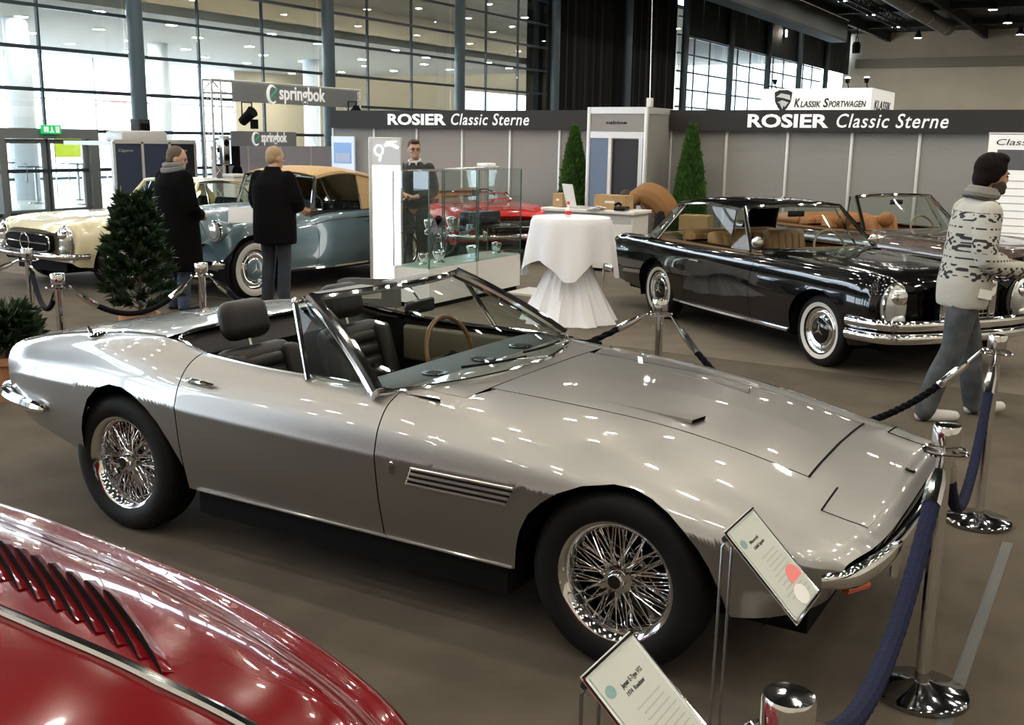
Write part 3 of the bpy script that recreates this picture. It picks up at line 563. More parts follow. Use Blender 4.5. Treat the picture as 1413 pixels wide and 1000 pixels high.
# ================================================================ SILVER CONVERTIBLE
M_silver = mat('silver champagne paint', (.325, .318, .305), .35, .90, 1.0, .02, var=.03, vscale=900)
M_leather = mat('black leather', (.014, .013, .012), .45, spec=.3, bump=.15, bscale=90)
M_dash = mat('dark olive dash vinyl', (.032, .038, .032), .45, spec=.25)
M_olive = mat('olive door trim', (.10, .085, .055), .5)
M_wood = mat('steering wheel wood', (.20, .10, .04), .3, coat=.5, var=.3, vscale=30)
sv = thing('silver_convertible', 'silver open two-seat sports convertible with chrome wire wheels in the foreground', 'car', (-1.43, 3.97, 0))
K = lambda *p: [(q[0], q[1], q[2]) if len(q) == 3 else (0, q[0], q[1]) for q in p]
GL = Loft([
 (-3.62, [(-.04, 0, .775), (-.03, .40, .772), (.0, .54, .765), (.03, .61, .752), (.07, .665, .728), (.10, .70, .69), (.12, .715, .63), (.13, .71, .55), (.13, .68, .48)]),
 (-3.50, [(-.03, 0, .802), (-.02, .41, .80), (.0, .555, .793), (.02, .63, .78), (.04, .69, .755), (.06, .73, .71), (.07, .745, .65), (.08, .74, .55), (.08, .71, .465)]),
 (-3.30, K((0, .845), (.42, .843), (.575, .836), (.66, .824), (.725, .798), (.77, .745), (.79, .675), (.785, .54), (.75, .43))),
 (-2.95, K((0, .900), (.44, .898), (.60, .893), (.69, .882), (.76, .852), (.815, .78), (.84, .69), (.83, .52), (.80, .37))),
 (-2.60, K((0, .935), (.45, .934), (.62, .930), (.71, .920), (.782, .888), (.845, .80), (.872, .705), (.862, .50), (.83, .32))),
 (-2.35, K((0, .945), (.45, .944), (.63, .938), (.72, .924), (.79, .886), (.855, .79), (.882, .70), (.872, .49), (.83, .305))),
 (-2.10, K((0, .90), (.46, .905), (.64, .905), (.73, .893), (.796, .858), (.858, .775), (.886, .688), (.864, .48), (.825, .302))),
 (-1.75, K((0, .875), (.46, .88), (.65, .882), (.735, .872), (.798, .842), (.859, .766), (.888, .675), (.866, .48), (.825, .302))),
 (-1.30, K((0, .872), (.46, .876), (.65, .878), (.737, .868), (.800, .838), (.860, .762), (.889, .662), (.866, .48), (.825, .302))),
 (-.99, K((0, .872), (.46, .875), (.65, .874), (.738, .862), (.801, .832), (.860, .757), (.889, .655), (.866, .48), (.825, .302))),
 (-.75, K((0, .872), (.45, .868), (.64, .860), (.735, .845), (.800, .815), (.859, .747), (.888, .650), (.866, .48), (.825, .302))),
 (-.40, K((0, .862), (.44, .852), (.63, .838), (.73, .820), (.797, .790), (.856, .728), (.884, .645), (.862, .48), (.825, .302))),
 (0.0, K((0, .838), (.43, .822), (.62, .800), (.72, .775), (.787, .742), (.848, .690), (.875, .625), (.868, .48), (.83, .302))),
 (.25, K((0, .803), (.425, .783), (.615, .755), (.715, .728), (.782, .698), (.84, .652), (.867, .60), (.862, .47), (.825, .306))),
 (.55, K((0, .735), (.42, .716), (.61, .690), (.71, .666), (.777, .640), (.827, .606), (.85, .565), (.845, .46), (.81, .345))),
 (.72, [(.015, 0, .690), (.012, .42, .675), (.005, .605, .655), (-.005, .70, .636), (-.015, .766, .615), (-.025, .808, .588), (-.03, .828, .552), (-.03, .82, .475), (-.03, .78, .405)]),
 (.80, [(.03, 0, .664), (.025, .42, .651), (.01, .60, .633), (-.01, .695, .617), (-.03, .755, .600), (-.045, .79, .578), (-.055, .806, .55), (-.06, .80, .495), (-.07, .76, .44)]),
 (.84, [(.03, 0, .634), (.025, .42, .624), (.01, .60, .609), (-.012, .695, .597), (-.04, .752, .584), (-.06, .785, .568), (-.07, .797, .547), (-.08, .79, .51), (-.095, .745, .468)]),
], {6: .97, 5: .1, 0: .85})
G = GL; E_ = .003
farch = interp([(-.39, .29), (-.378, .40), (-.355, .47), (-.316, .545), (-.26, .60), (-.20, .645), (-.11, .685), (0., .705), (.07, .70), (.14, .68), (.21, .645), (.27, .60), (.32, .548), (.36, .49), (.395, .41), (.415, .34), (.425, .30)])
rarch = interp([(-2.80, .37), (-2.785, .46), (-2.755, .54), (-2.70, .635), (-2.62, .70), (-2.53, .73), (-2.44, .728), (-2.36, .705), (-2.28, .66), (-2.21, .60), (-2.15, .52), (-2.10, .43), (-2.05, .31)])
def zb_front(x): return farch(x) if -.39 <= x <= .425 else 0
def zb_rear(x): return rarch(x) if -2.80 <= x <= -2.05 else 0
vf = lambda x: G.v_at_z(x, zb_front(x)) if zb_front(x) > 0 else 8.
vr = lambda x: G.v_at_z(x, zb_rear(x)) if zb_rear(x) > 0 else 8.
neg = lambda f: (lambda x: -f(x))
def cols(a, b, n, extra=()): return sorted(set([round(q, 5) for q in lin(a, b, n)] + [round(q, 5) for q in extra if a < q < b]))
xf = lin(-.392, .427, 70); xr = lin(-2.805, -2.045, 66)
hw = 1.0
G.panel('bonnet', lin(-.735, .55, 60), -hw + .012, hw - .012, M_silver, sv, 40)
G.panel('cowl', lin(-1.0, -.741, 16), -hw - .9, hw + .9, M_silver, sv, 30)
FR = cols(-.987, .556, 40, xf)
for sgn in (1, -1):
    f = (lambda g: (lambda x: sgn * g(x)))
    lo = lambda x: sgn * (1.006 if x > -.741 else 1.912)
    G.panel('front_wing', FR, lo, f(vf), M_silver, sv, 44)
    G.panel('door', lin(-2.085, -.993, 40), sgn * 2.75, sgn * 8, M_silver, sv, 36)
    G.panel('rear_wing', cols(-3.62, -2.091, 50, xr), sgn * 2.45, f(vr), M_silver, sv, 44)
    G.panel('headlamp_lid', lin(.645, .79, 14), sgn * 1.02, sgn * 2.05, M_silver, sv, 14, thick=.008, off=.0022)
G.panel('nose_panel', lin(.556, .84, 30), -8, 8, M_silver, sv, 90)
G.panel('tonneau_lid', lin(-2.93, -2.36, 26), -2.44, 2.44, M_silver, sv, 40)
G.panel('boot_lid', lin(-3.615, -2.938, 30), -2.44, 2.44, M_silver, sv, 40)
# tail plate, dark pans below and inside
tp = [G.pt(-3.62, v) for v in np.linspace(-8, 8, 60)]; tail = MB(); tail.add([p + Vector((.004, 0, 0)) for p in tp], [tuple(range(59, -1, -1))]); tail.build('tail_plate', M_silver, sv, smooth=0)
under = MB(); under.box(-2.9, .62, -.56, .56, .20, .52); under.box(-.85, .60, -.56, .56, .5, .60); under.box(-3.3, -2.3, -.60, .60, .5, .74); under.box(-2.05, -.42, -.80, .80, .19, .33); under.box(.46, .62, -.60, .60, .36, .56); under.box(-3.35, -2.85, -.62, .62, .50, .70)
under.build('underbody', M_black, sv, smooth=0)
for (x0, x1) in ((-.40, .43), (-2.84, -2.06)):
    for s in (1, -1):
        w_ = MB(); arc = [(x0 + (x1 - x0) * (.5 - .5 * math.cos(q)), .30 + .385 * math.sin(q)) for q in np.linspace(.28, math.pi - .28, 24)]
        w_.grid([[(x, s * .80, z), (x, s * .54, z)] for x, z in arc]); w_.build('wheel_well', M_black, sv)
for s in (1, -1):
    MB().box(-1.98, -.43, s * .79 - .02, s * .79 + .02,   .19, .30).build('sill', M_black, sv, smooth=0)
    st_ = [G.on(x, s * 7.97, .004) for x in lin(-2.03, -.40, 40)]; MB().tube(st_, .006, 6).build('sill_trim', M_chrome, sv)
# wheels
for x in (0, -2.55):
    for y in (-.715, .715): add_wire_wheel(sv, x, y)
# bonnet vents: long sunken wedges closed by a dark slot
for s in (1, -1):
    P0 = [G.on(x, s * v, .0015) for x, v in ((-.30, .74), (.105, .60), (.085, .80))]
    n_ = Vector(G.nrm(0, [s * .7])[0]); vd = MB(); vd.add([P0[0], P0[1] + n_ * .014, P0[2] + n_ * .014, P0[1], P0[2]], [(0, 1, 2), (0, 3, 1), (0, 2, 4)]); vd.build('bonnet_vent', M_silver, sv, smooth=0)
    MB().add([P0[1] + n_ * .0, P0[2] + n_ * .0, P0[2] + n_ * .015 + Vector((.002, 0, 0)), P0[1] + n_ * .015 + Vector((.002, 0, 0))], [(0, 1, 2, 3), (3, 2, 1, 0)]).build('vent_slot', M_black, sv, smooth=0)
    MB().tube([G.on(.648, s * v, .0035) for v in lin(1.02, 2.05, 12)], .0035, 5).build('lid_gap', M_black, sv)
MB().tube([G.on(.553, v, .0015) for v in lin(-1, 1, 24)], .0045, 5).build('bonnet_gap', M_black, sv)
MB().tube(smooth_curve([G.on(.775, .02, .004), G.on(.80, -.02, .006)], 4), .007, 6).build('nose_badge', M_gloss_black, sv)
# side air outlets: chrome slats
vt = MB(); 
q0, q1, q2, q3 = (-.815, .632), (-.845, .566), (-.405, .566), (-.370, .632)
def onside(x, z, off=0., s=1): return G.on(x, s * G.v_at_z(x, z, 4.5), off)
for s in (1, -1):
    bk = MB(); bk.add([onside(*q, .0015, s) for q in (q0, q1, q2, q3)], [(0, 1, 2, 3), (3, 2, 1, 0)]); ov = bk.build('air_outlet', M_gloss_black, sv, smooth=0)
    for k in range(4):
        t_ = k / 3; xa, xb = -.816 - .03 * t_, -.369 - .035 * t_; z = .633 - .067 * t_
        MB().tube([onside(x, z, .004, s) for x in lin(xa, xb, 10)], .0058, 6).build('slat', mat('satin bright metal', (.75, .73, .70), .35, 1), ov)
    MB().tube([onside(-.845, .566, .004, s), onside(-.816, .633, .004, s)], .003, 5).build('slat_end', M_chrome, ov)
    bd = MB(); c_ = onside(-.905, .615, .004, s); bd.cbox(c_, (.022, .006, .034)); bd.ell(c_ + Vector((0, -s * .003, .022)), (.009, .005, .010), 8, 6); bd.build('trident_badge', M_chrome, sv)
    hd = MB().tube(smooth_curve([onside(-2.03, .802, .008, s), onside(-2.0, .80, .02, s), onside(-1.93, .797, .024, s), onside(-1.88, .797, .010, s)], 5), [.013] * 3 + [.012] * 9 + [.010] * 4, 8).build('door_handle', M_chrome, sv); MB().ell(onside(-2.035, .802, .008, s), (.014, .006, .014), 12, 8).build('lock_button', M_gloss_black, hd)
# bumpers: front quarter blades, rear wrap-round quarters, grille mouth
for s in (1, -1):
    fb = smooth_curve([(.885, 0, .56), (.883, s * -.25, .558), (.868, s * -.5, .55), (.842, s * -.65, .54), (.79, s * -.765, .525), (.71, s * -.812, .51)], 7)
    mb = MB(); rings = []
    for i, p in enumerate(fb):
        t_ = (fb[min(i + 1, len(fb) - 1)] - fb[max(i - 1, 0)]).normalized(); o_ = Vector((t_.y * -s * -1, -t_.x * s * -1, 0)); o_ = Vector((abs(o_.x), -s * abs(o_.y), 0)).normalized(); e = .6 + .4 * min(1, (len(fb) - 1 - i) / 8)
        rings.append([p + o_ * (.028 * math.cos(q)) * e + Vector((0, 0, .042 * math.sin(q))) * e for q in np.linspace(0, 2 * math.pi, 12, endpoint=False)])
    mb.rings(rings).build('front_bumper', M_chrome, sv)
    fl = MB().tube([(.82, s * -.66, .475), (.77, s * -.735, .47)], .02, 8).build('front_indicator', mat('amber lens', '#d2521e', .2, coat=.5), sv); MB().tube([(.875, s * -.5, .555), (.875, s * -.5, .45)], .014, 6).build('overrider', M_chrome, sv)
    rb = smooth_curve([(-3.06, s * -.835, .525), (-3.25, s * -.815, .53), (-3.42, s * -.775, .535), (-3.55, s * -.70, .54), (-3.66, s * -.55, .545), (-3.70, s * -.30, .55), (-3.71, 0, .55)], 7)
    MB().tube(rb, [.008] + [.022] * 2 + [.03] * (len(rb) - 3), 8).build('rear_bumper', M_chrome, sv)
    MB().rbox((-3.655, s * -.42, .66), (.03, .34, .07), .01).build('tail_lamp', mat('red lens', '#8e0f12', .2, coat=.5), sv)
gm = MB(); gm.box(.62, .80, -.62, .62, .45, .60); gm.build('grille_mouth', M_black, sv, smooth=0)
for k in range(5): MB().box(.802, .808, -.55, .55, .475 + .022 * k, .481 + .022 * k).build('grille_bar', M_steel, sv, smooth=0)
gv = [G.on(.84, v, -.004) for v in np.linspace(-8, 8, 60)]
val = MB(); val.grid([[p, Vector((p.x - .08, p.y * .97, p.z - (.02 if abs(p.y) < .7 else .0)))] for p in gv]); val.build('nose_return', M_silver, sv)
vl = MB(); vl.grid([[Vector((.80 - .12 * (y / .7) ** 2, y, .455)), Vector((.72 - .12 * (y / .7) ** 2, y, .34)), Vector((.5, y, .26))] for y in lin(-.72, .72, 24)]); vl.build('front_valance', M_silver, sv)
# fuel filler, boot hinge chrome
MB().lathe([(.045, 0), (.048, .008), (.03, .018), (.01, .02)], 20).build('fuel_cap', M_chrome, sv, tuple(G.on(-2.80, 3.0, 0.0)), (R(12), 0, 0))
MB().tube([G.on(-2.84, 3.0, .0), G.on(-2.85, 3.0, .05)], [.012, .006], 8).build('filler_latch', M_chrome, sv)
MB().tube([G.on(x, 2.44, .004) for x in lin(-3.55, -2.36, 40)], .0045, 6).build('deck_trim', M_chrome, sv); MB().tube([G.on(x, -2.44, .004) for x in lin(-3.55, -2.36, 40)], .0045, 6).build('deck_trim', M_chrome, sv)
# cockpit rim trim
rim_pts = [G.on(-.96, 2.72, .003)] + [G.on(x, 2.72, .003) for x in lin(-1.1, -2.05, 14)]
rear_edge = [(-2.14, 2.62), (-2.22, 2.45), (-2.30, 2.1), (-2.345, 1.4), (-2.355, .7), (-2.355, 0)]
rr_ = [G.on(x, v, .004) for x, v in rear_edge]; path = rim_pts + rr_
path = path + [Vector((p.x, -p.y, p.z)) for p in path[-2::-1]]
MB().tube(smooth_curve(path, 3), .009, 8).build('cockpit_trim', M_chrome, sv)
# inner tub
tub = MB(); sec = lambda x, hw_, zt: [Vector((x, -hw_, zt)), Vector((x, -hw_ + .03, .40)), Vector((x, -.25, .30)), Vector((x, .25, .30)), Vector((x, hw_ - .03, .40)), Vector((x, hw_, zt))]
tub.grid([sec(x, .715, .868) for x in lin(-2.2, -.80, 8)]); tub.build('cabin_floor', M_black, sv)
MB().add([(-2.2, -.715, .86), (-2.2, .715, .86), (-2.16, .66, .32), (-2.16, -.66, .32)], [(0, 1, 2, 3), (3, 2, 1, 0)]).build('rear_bulkhead', M_black, sv, smooth=0)
MB().add([(-2.2, -.72, .86), (-2.2, .72, .86), (-2.37, .62, .93), (-2.37, -.62, .93)], [(0, 1, 2, 3), (3, 2, 1, 0)]).build('parcel_shelf', M_leather, sv, smooth=0)
for s in (1, -1):
    mdl = MB(); mdl.rbox((-1.5, s * -.70, .74), (1.02, .05, .20), .02); mdl.rbox((-1.45, s * -.675, .60), (.5, .05, .06), .02); mdl.build('door_trim', M_olive, sv)
    MB().tube([(-1.62, s * -.66, .66), (-1.28, s * -.66, .67)], .016, 8).build('arm_rest', M_leather, sv)
# seats
def seat(y, nm):
    e = MB(); Mb = Matrix.Translation((-1.98, y, .36)) @ Matrix.Rotation(R(-17), 4, 'Y')
    e.rbox((-1.72, y, .46), (.52, .46, .16), .06, 4); st = e.build(nm, M_leather, sv)
    b = MB(); b.rbox((0, 0, .27), (.13, .46, .54), .06, 4, Mb)
    for q in (-1, 1): b.rbox((.05, q * .18, .26), (.13, .10, .50), .04, 3, Mb)
    bk = b.build('backrest', M_leather, st); bk.modifiers.clear()
    for k in range(6): MB().rbox((.06, 0, .10 + .07 * k), (.05, .25, .066), .025, 3, Mb).build('back_fold', M_leather, st)
    for k in range(5): MB().rbox((-1.92 + .09 * k, y, .535), (.08, .28, .05), .025, 3).build('seat_fold', M_leather, st)
    h_ = MB(); h_.rbox((.0, 0, .665), (.12, .28, .19), .08, 5, Mb); h_.build('headrest', M_leather, st); MB().tube([Mb @ Vector((.0, 0, .5)), Mb @ Vector((.0, 0, .62))], .012, 6).build('headrest_post', M_chrome, st)
seat(-.36, 'seat'); seat(.36, 'seat')
MB().rbox((-1.55, 0, .42), (1.2, .2, .16), .04).build('centre_console', M_leather, sv); gl = MB(); gl.cyl((-1.38, 0, .48), (-1.41, .01, .62), .007, n=6); gl.ell((-1.41, .01, .63), (.02, .02, .025), 10, 8); gl.build('gear_lever', M_gloss_black, sv)
# dash with three round demister grilles
base = lambda y: -.80 - .25 * (abs(y) / .78) ** 2.2
dsh = MB(); dsh.grid([[Vector((base(y) - .03, y, .868)), Vector((base(y) - .12, y, .872)), Vector((-1.22, y, .868)), Vector((-1.30, y, .845)), Vector((-1.33, y, .79)), Vector((-1.28, y, .66)), Vector((-1.05, y, .55))] for y in lin(-.72, .72, 30)]); dsh.build('dashboard', M_dash, sv)
for y in (-.33, 0, .33):
    gr_ = MB().lathe([(.056, 0), (.056, .004), (.046, .005)], 24, 'Z', (-1.07 + .02 * (y == 0), y * 1.1, .872)).build('demister_grille', M_gloss_black, sv)
    for k in range(3): MB().box(-1.10, -1.04, y * 1.1 - .03 + .022 * k, y * 1.1 - .022 + .022 * k, .876, .879).build('grille_slot', M_dash, gr_, smooth=0)
for k in range(6): MB().lathe([(.04, 0), (.042, .02), (.035, .022)], 20, 'X', (-1.345, .48 - .11 * k, .755)).build('dial', M_gloss_black, sv)
sw = MB(); cS = Vector((-1.47, .36, .78)); uS = Vector((-.28, 0, .96)).normalized(); MS = frame(cS, (0, 1, 0), uS)
sw.tube([MS @ Vector((.20 * math.cos(a), .20 * math.sin(a), 0)) for a in np.linspace(0, 2 * math.pi, 40, endpoint=False)], .012, 8, closed=True); so = sw.build('steering_wheel', M_wood, sv)
for a in (R(0), R(180), R(270)): MB().cbox(((.1 * math.cos(a)), .1 * math.sin(a), 0), (.2 if abs(math.cos(a)) > .5 else .025, .2 if abs(math.sin(a)) > .5 else .025, .004), MS).build('wheel_spoke', M_steel, so)
MB().cyl(cS, cS + Vector((.25, 0, -.06)), .03).build('steering_column', M_black, so)
# windscreen: glass, chrome frame
nY = 32
top = lambda y: Vector((-1.46 - .06 * (abs(y) / .56) ** 2, y * .56 / .78, 1.185 - .012 * (abs(y) / .78) ** 2)); bot = lambda y: Vector((base(y), y, .878 - .008 * (abs(y) / .78) ** 2))
Y_ = lin(-.78, .78, nY); scr = []
for y in Y_:
    a_, b_ = bot(y), top(y); scr.append([a_ + (b_ - a_) * t_ + Vector((.05, 0, .035)) * (4 * t_ * (1 - t_)) * .35 for t_ in lin(0, 1, 8)])
gg = MB(); gg.grid(scr); gg.build('windscreen', M_wglass, sv)
ws = thing; MB().tube([p[-1] for p in scr], .017, 8).build('screen_header', M_chrome, sv)
MB().tube([p[0] + Vector((.004, 0, .002)) for p in scr], .012, 8).build('screen_base_trim', M_chrome, sv)
for i in (0, -1):
    MB().tube(scr[i], .030, 10).build('screen_pillar', M_chrome, sv); s_ = -1 if i == 0 else 1
    MB().tube([p + Vector((-.022, s_ * .004, 0)) for p in scr[i]], .012, 8).build('pillar_seal', M_black, sv); MB().tube([p + Vector((-.036, s_ * .004, 0)) for p in scr[i]], .010, 8).build('pillar_trim', M_chrome, sv)
    # quarter light
    b0, b1 = Vector((-1.10, s_ * .755, .875)), Vector((-1.44, s_ * .745, .868)); t1 = Vector((-1.60, s_ * .635, 1.165))
    MB().tube([b1, t1], .012, 8).build('quarter_light_post', M_chrome, sv); MB().tube([t1, scr[i][-1] + Vector((-.03, 0, -.01))], .009, 8).build('quarter_light_rail', M_chrome, sv); MB().ell(t1, (.016, .016, .02), 10, 8).build('post_cap', M_chrome, sv)
    MB().add([b0, b1, t1, scr[i][-1] + Vector((-.03, 0, -.01))], [(0, 1, 2, 3)]).build('quarter_light', M_wglass, sv, smooth=0)
# sun visors, mirror, wipers
for y in (-.26, .26): MB().rbox((-1.62, y, 1.165), (.14, .36, .018), .008, 3).build('sun_visor', mat('grey visor', (.13, .13, .125), .5), sv)
mr = MB().rbox((-1.42, 0.02, 1.08), (.03, .22, .065), .014, 3).build('rear_view_mirror', M_gloss_black, sv); MB().cyl((-1.42, .02, 1.10), (-1.48, .02, 1.17), .006, n=6).build('mirror_stem', M_chrome, mr)
for y0, y1 in ((.10, -.42), (.52, .0)):
    def sp(y, t_): a_, b_ = bot(y), top(y); return a_ + (b_ - a_) * t_ + Vector((.05, 0, .035)) * (4 * t_ * (1 - t_)) * .35 + Vector((.018, 0, .016))
    wp = MB().tube([sp(y0, .02) + Vector((.02, 0, 0)), sp((y0 + y1) / 2 + .05, .06)], .005, 6).build('wiper_arm', M_steel, sv); MB().tube([sp(y, .05 + .05 * (y - y0) / (y1 - y0)) for y in lin(y0 - .12, y1, 10)], .006, 5).build('wiper_blade', M_black, wp)
# ================================================================ CLASSIC CARS IN THE BACKGROUND
def rows_to_loft(rows, sharp=None):
    st = []
    for (x, W, Zc, Zv, Zf, Zw, Zs, dc) in rows:
        ys = [0, .42 * W, .66 * W, .78 * W, .89 * W, .972 * W, W, .985 * W, .93 * W]; zs = [Zc, Zc - .006, Zv, Zf, Zf - .022, Zf - .30 * (Zf - Zw) - .05, Zw, (Zw + Zs) * .5, Zs]
        sg = 1 if x > -1.5 else -1; st.append((x, [(-sg * dc * (y / W) ** 2, y, z) for y, z in zip(ys, zs)]))
    return Loft(st, sharp or {})
def arch_fn(cx, r, zc, zs):
    def f(x):
        d = abs(x - cx)
        return zc + math.sqrt(max(r * r - d * d, 0)) if d < r else 0
    return f
def blade(path, w, h, name, parent, m=None, n=10):
    rings = []
    for i, p in enumerate(path):
        t_ = (path[min(i + 1, len(path) - 1)] - path[max(i - 1, 0)]).normalized(); o_ = Vector((t_.y, -t_.x, 0)).normalized()
        rings.append([p + o_ * (w * math.cos(q)) + Vector((0, 0, h * math.sin(q))) for q in np.linspace(0, 2 * math.pi, n, endpoint=False)])
    return fixed(MB().rings(rings), name, m or M_chrome, parent)
def fixed(mb, name, m, parent, smooth=40):
    me = fix_normals(mb.mesh(name, m, smooth)); return link(name, me, parent)
def car_seat(parent, x, y, z, m, w=.5):
    s = fixed(MB().rbox((x, y, z), (.5, w, .16), .05), 'seat', m, parent); Mb = Matrix.Translation((x - .24, y, z)) @ Matrix.Rotation(R(-15), 4, 'Y')
    fixed(MB().rbox((0, 0, .3), (.14, w, .56), .05, 3, Mb), 'backrest', m, s)
    for k in range(5): fixed(MB().rbox((.065, -w * .36 + w * .18 * k, .3), (.03, w * .15, .46), .012, 2, Mb), 'pleat', m, s)
def classic(c, L, paint, sp):
    """c: root Empty; L: Loft; sp: dimensions"""
    wb = sp['wb']; r = sp['r']; ar = sp.get('ar', r + .05); zs = sp['zs']; cow = sp['cowl']; d0, d1 = sp['door']; x0, x1 = L.S[0], L.S[-1]; rz = sp.get('rzc', r)
    fa, ra = arch_fn(0, ar, rz, zs), arch_fn(-wb, sp.get('rar', ar), sp.get('rrz', rz - .02), zs)
    vf_ = lambda x: L.v_at_z(x, fa(x), 3.2) if fa(x) > 0 else 8.; vr_ = lambda x: L.v_at_z(x, ra(x), 3.2) if ra(x) > 0 else 8.
    xf_ = [ar * math.sin(q) for q in np.linspace(-1.569, 1.569, 40)]; xr_ = [-wb + sp.get('rar', ar) * math.sin(q) for q in np.linspace(-1.569, 1.569, 40)]
    hv = sp.get('hv', 1.6); hf = hv if callable(hv) else (lambda x: hv); hv = hf(-2.)
    L.panel('bonnet', lin(cow + .003, sp.get('hood1', x1 - .12), 34), (lambda x: -hf(x) + .012), (lambda x: hf(x) - .012), paint, c, 26)
    L.panel('nose_panel', lin(sp.get('hood1', x1 - .12) + .004, x1, 10), (lambda x: -hf(x)), hf, paint, c, 26)
    for s in (1, -1):
        L.panel('front_wing', cols(d1 + .004, x1, 34, xf_), (lambda x: s * (hf(x) if x > cow else 2.7)), (lambda x: s * vf_(x)), paint, c, 30)
        L.panel('door', lin(d0 + .004, d1 - .004, 24), s * 2.7, s * 8, paint, c, 24)
        L.panel('rear_wing', cols(x0, d0 - .004, 34, xr_), (lambda x: s * (hv + .2 if x < sp['tail'] else 2.7)), (lambda x: s * vr_(x)), paint, c, 30)
        MB().tube([L.on(x, s * 7.95, .012) for x in lin(-wb + ar + .02, -ar - .02, 20)], sp.get('rocker', .018), 6).build('rocker_trim', M_chrome, c)
    L.panel('boot_lid', lin(x0, sp['tail'] - .003, 26), -hv - .19, hv + .19, paint, c, 26)
    L.panel('cowl', lin(d1, cow - .003, 6), -2.7, 2.7, paint, c, 26)
    if d0 - .05 > sp['tail']: L.panel('rear_shelf', lin(sp['tail'], d0 - .3, 6), -2.7, 2.7, paint, c, 20)
    for xe, nm in ((x1, 'front_panel'), (x0, 'tail_plate')):
        tp = [L.pt(xe, v) for v in np.linspace(-8, 8, 50)]; q = MB(); q.add(tp + [sum(tp, Vector()) / 50], [(i, (i + 1) % 50, 50) for i in range(50)] + [((i + 1) % 50, i, 50) for i in range(50)]); q.build(nm, paint, c, smooth=0)
    hwk = sp['hw']; u = MB(); u.box(x0 + .2, x1 - .15, -hwk * .62, hwk * .62, zs - .05, .6); u.box(-wb + ar + .03, -ar - .03, -hwk * .9, hwk * .9, zs - .04, zs + .04); u.build('underbody', M_black, c, smooth=0)
    for cx, q in ((0, ar), (-wb, sp.get('rar', ar))):
        for s in (1, -1):
            w_ = MB(); w_.grid([[(cx + q * 1.02 * math.cos(t), s * hwk * sp.get('wellw', .92), rz + (q - .02) * math.sin(t)), (cx + q * 1.02 * math.cos(t), s * hwk * .6, rz + (q - .02) * math.sin(t))] for t in np.linspace(-.3, math.pi + .3, 20)]); w_.build('wheel_well', M_black, c)
    for x in (0, -wb):
        for s in (-1, 1): add_disc_wheel(sp['wheel'], c, x, s * sp['track'], r, sp.get('steer', 0) if x == 0 else 0)
    # cabin
    zb = sp['zbelt']; tubm = MB(); tubm.grid([[Vector((x, -hwk * .84, zb)), Vector((x, -hwk * .8, zs + .1)), Vector((x, hwk * .8, zs + .1)), Vector((x, hwk * .84, zb))] for x in lin(sp['tail'] + .02, d1, 5)]); tubm.build('cabin_floor', sp['trim'], c)
    sx = sp['seatx']
    for s in (-1, 1): car_seat(c, sx, s * .36, zs + .2, sp['trim'])
    if sp.get('rear_seat'): 
        b = fixed(MB().rbox((sx - .85, 0, zs + .45), (.22, 1.2, .6), .06), 'rear_bench', sp['trim'], c)
        for k in range(9): fixed(MB().rbox((sx - .74, -.52 + .13 * k, zs + .48), (.05, .10, .46), .02, 2), 'pleat', sp['trim'], b)
    fixed(MB().rbox((d1 - .1, 0, zb - .05), (.28, hwk * 1.55, .16), .05), 'dashboard', sp.get('dash', paint), c)
    Mw = frame((d1 - .38, .36, zb - .02), (0, 1, 0), (-.35, 0, .94)); sw_ = MB(); sw_.tube([Mw @ Vector((.2 * math.cos(a), .2 * math.sin(a), 0)) for a in np.linspace(0, 2 * math.pi, 28, endpoint=False)], .013, 6, closed=True); sw = sw_.build('steering_wheel', sp.get('swm', M_gloss_black), c)
    MB().cbox((0, 0, 0), (.38, .03, .01), Mw).build('wheel_spoke', M_chrome, sw)
    # windscreen
    (bx, by), (tx, ty, tz) = sp['scr_base'], sp['scr_top']; n = 18; scr = []
    for t in lin(-1, 1, n):
        a_ = Vector((bx - sp.get('scr_bow', .2) * t * t, by * t, zb + .01)); b_ = Vector((tx - .08 * t * t, ty * t, tz - .02 * t * t)); scr.append([a_ + (b_ - a_) * q for q in lin(0, 1, 5)])
    MB().grid(scr).build('windscreen', M_wglass, c)
    fr = sp.get('frame', M_chrome)
    for i in (0, -1): MB().tube(scr[i], .024, 8).build('screen_pillar', fr, c)
    MB().tube([p[-1] for p in scr], .022, 8).build('screen_header', fr, c); MB().tube([p[0] for p in scr], .012, 6).build('screen_base_trim', M_chrome, c)
    mr = fixed(MB().rbox((tx - .02, 0, tz - .09), (.03, .2, .06), .01), 'rear_view_mirror', M_gloss_black, c); MB().cyl((tx - .02, 0, tz - .06), (tx - .03, 0, tz), .006, n=6).build('mirror_stem', M_chrome, mr)
    for i, s in ((0, -1), (-1, 1)):
        b0 = scr[i][0] + Vector((-.03, 0, 0)); b1 = Vector((b0.x - .30, s * hwk * .87, zb + .01)); t1 = scr[i][-1] + Vector((-.10, s * .01, -.01))
        MB().tube([b1, t1], .010, 6).build('quarter_light_post', M_chrome, c); MB().add([b0, b1, t1, scr[i][-1]], [(0, 1, 2, 3)]).build('quarter_light', M_wglass, c, smooth=0)
    for s in (-1, 1): MB().tube([L.on(x, s * 2.7, .006) for x in lin(d0 - .3, d1, 12)], .009, 6).build('belt_trim', M_chrome, c)
    rf = sp.get('roof')
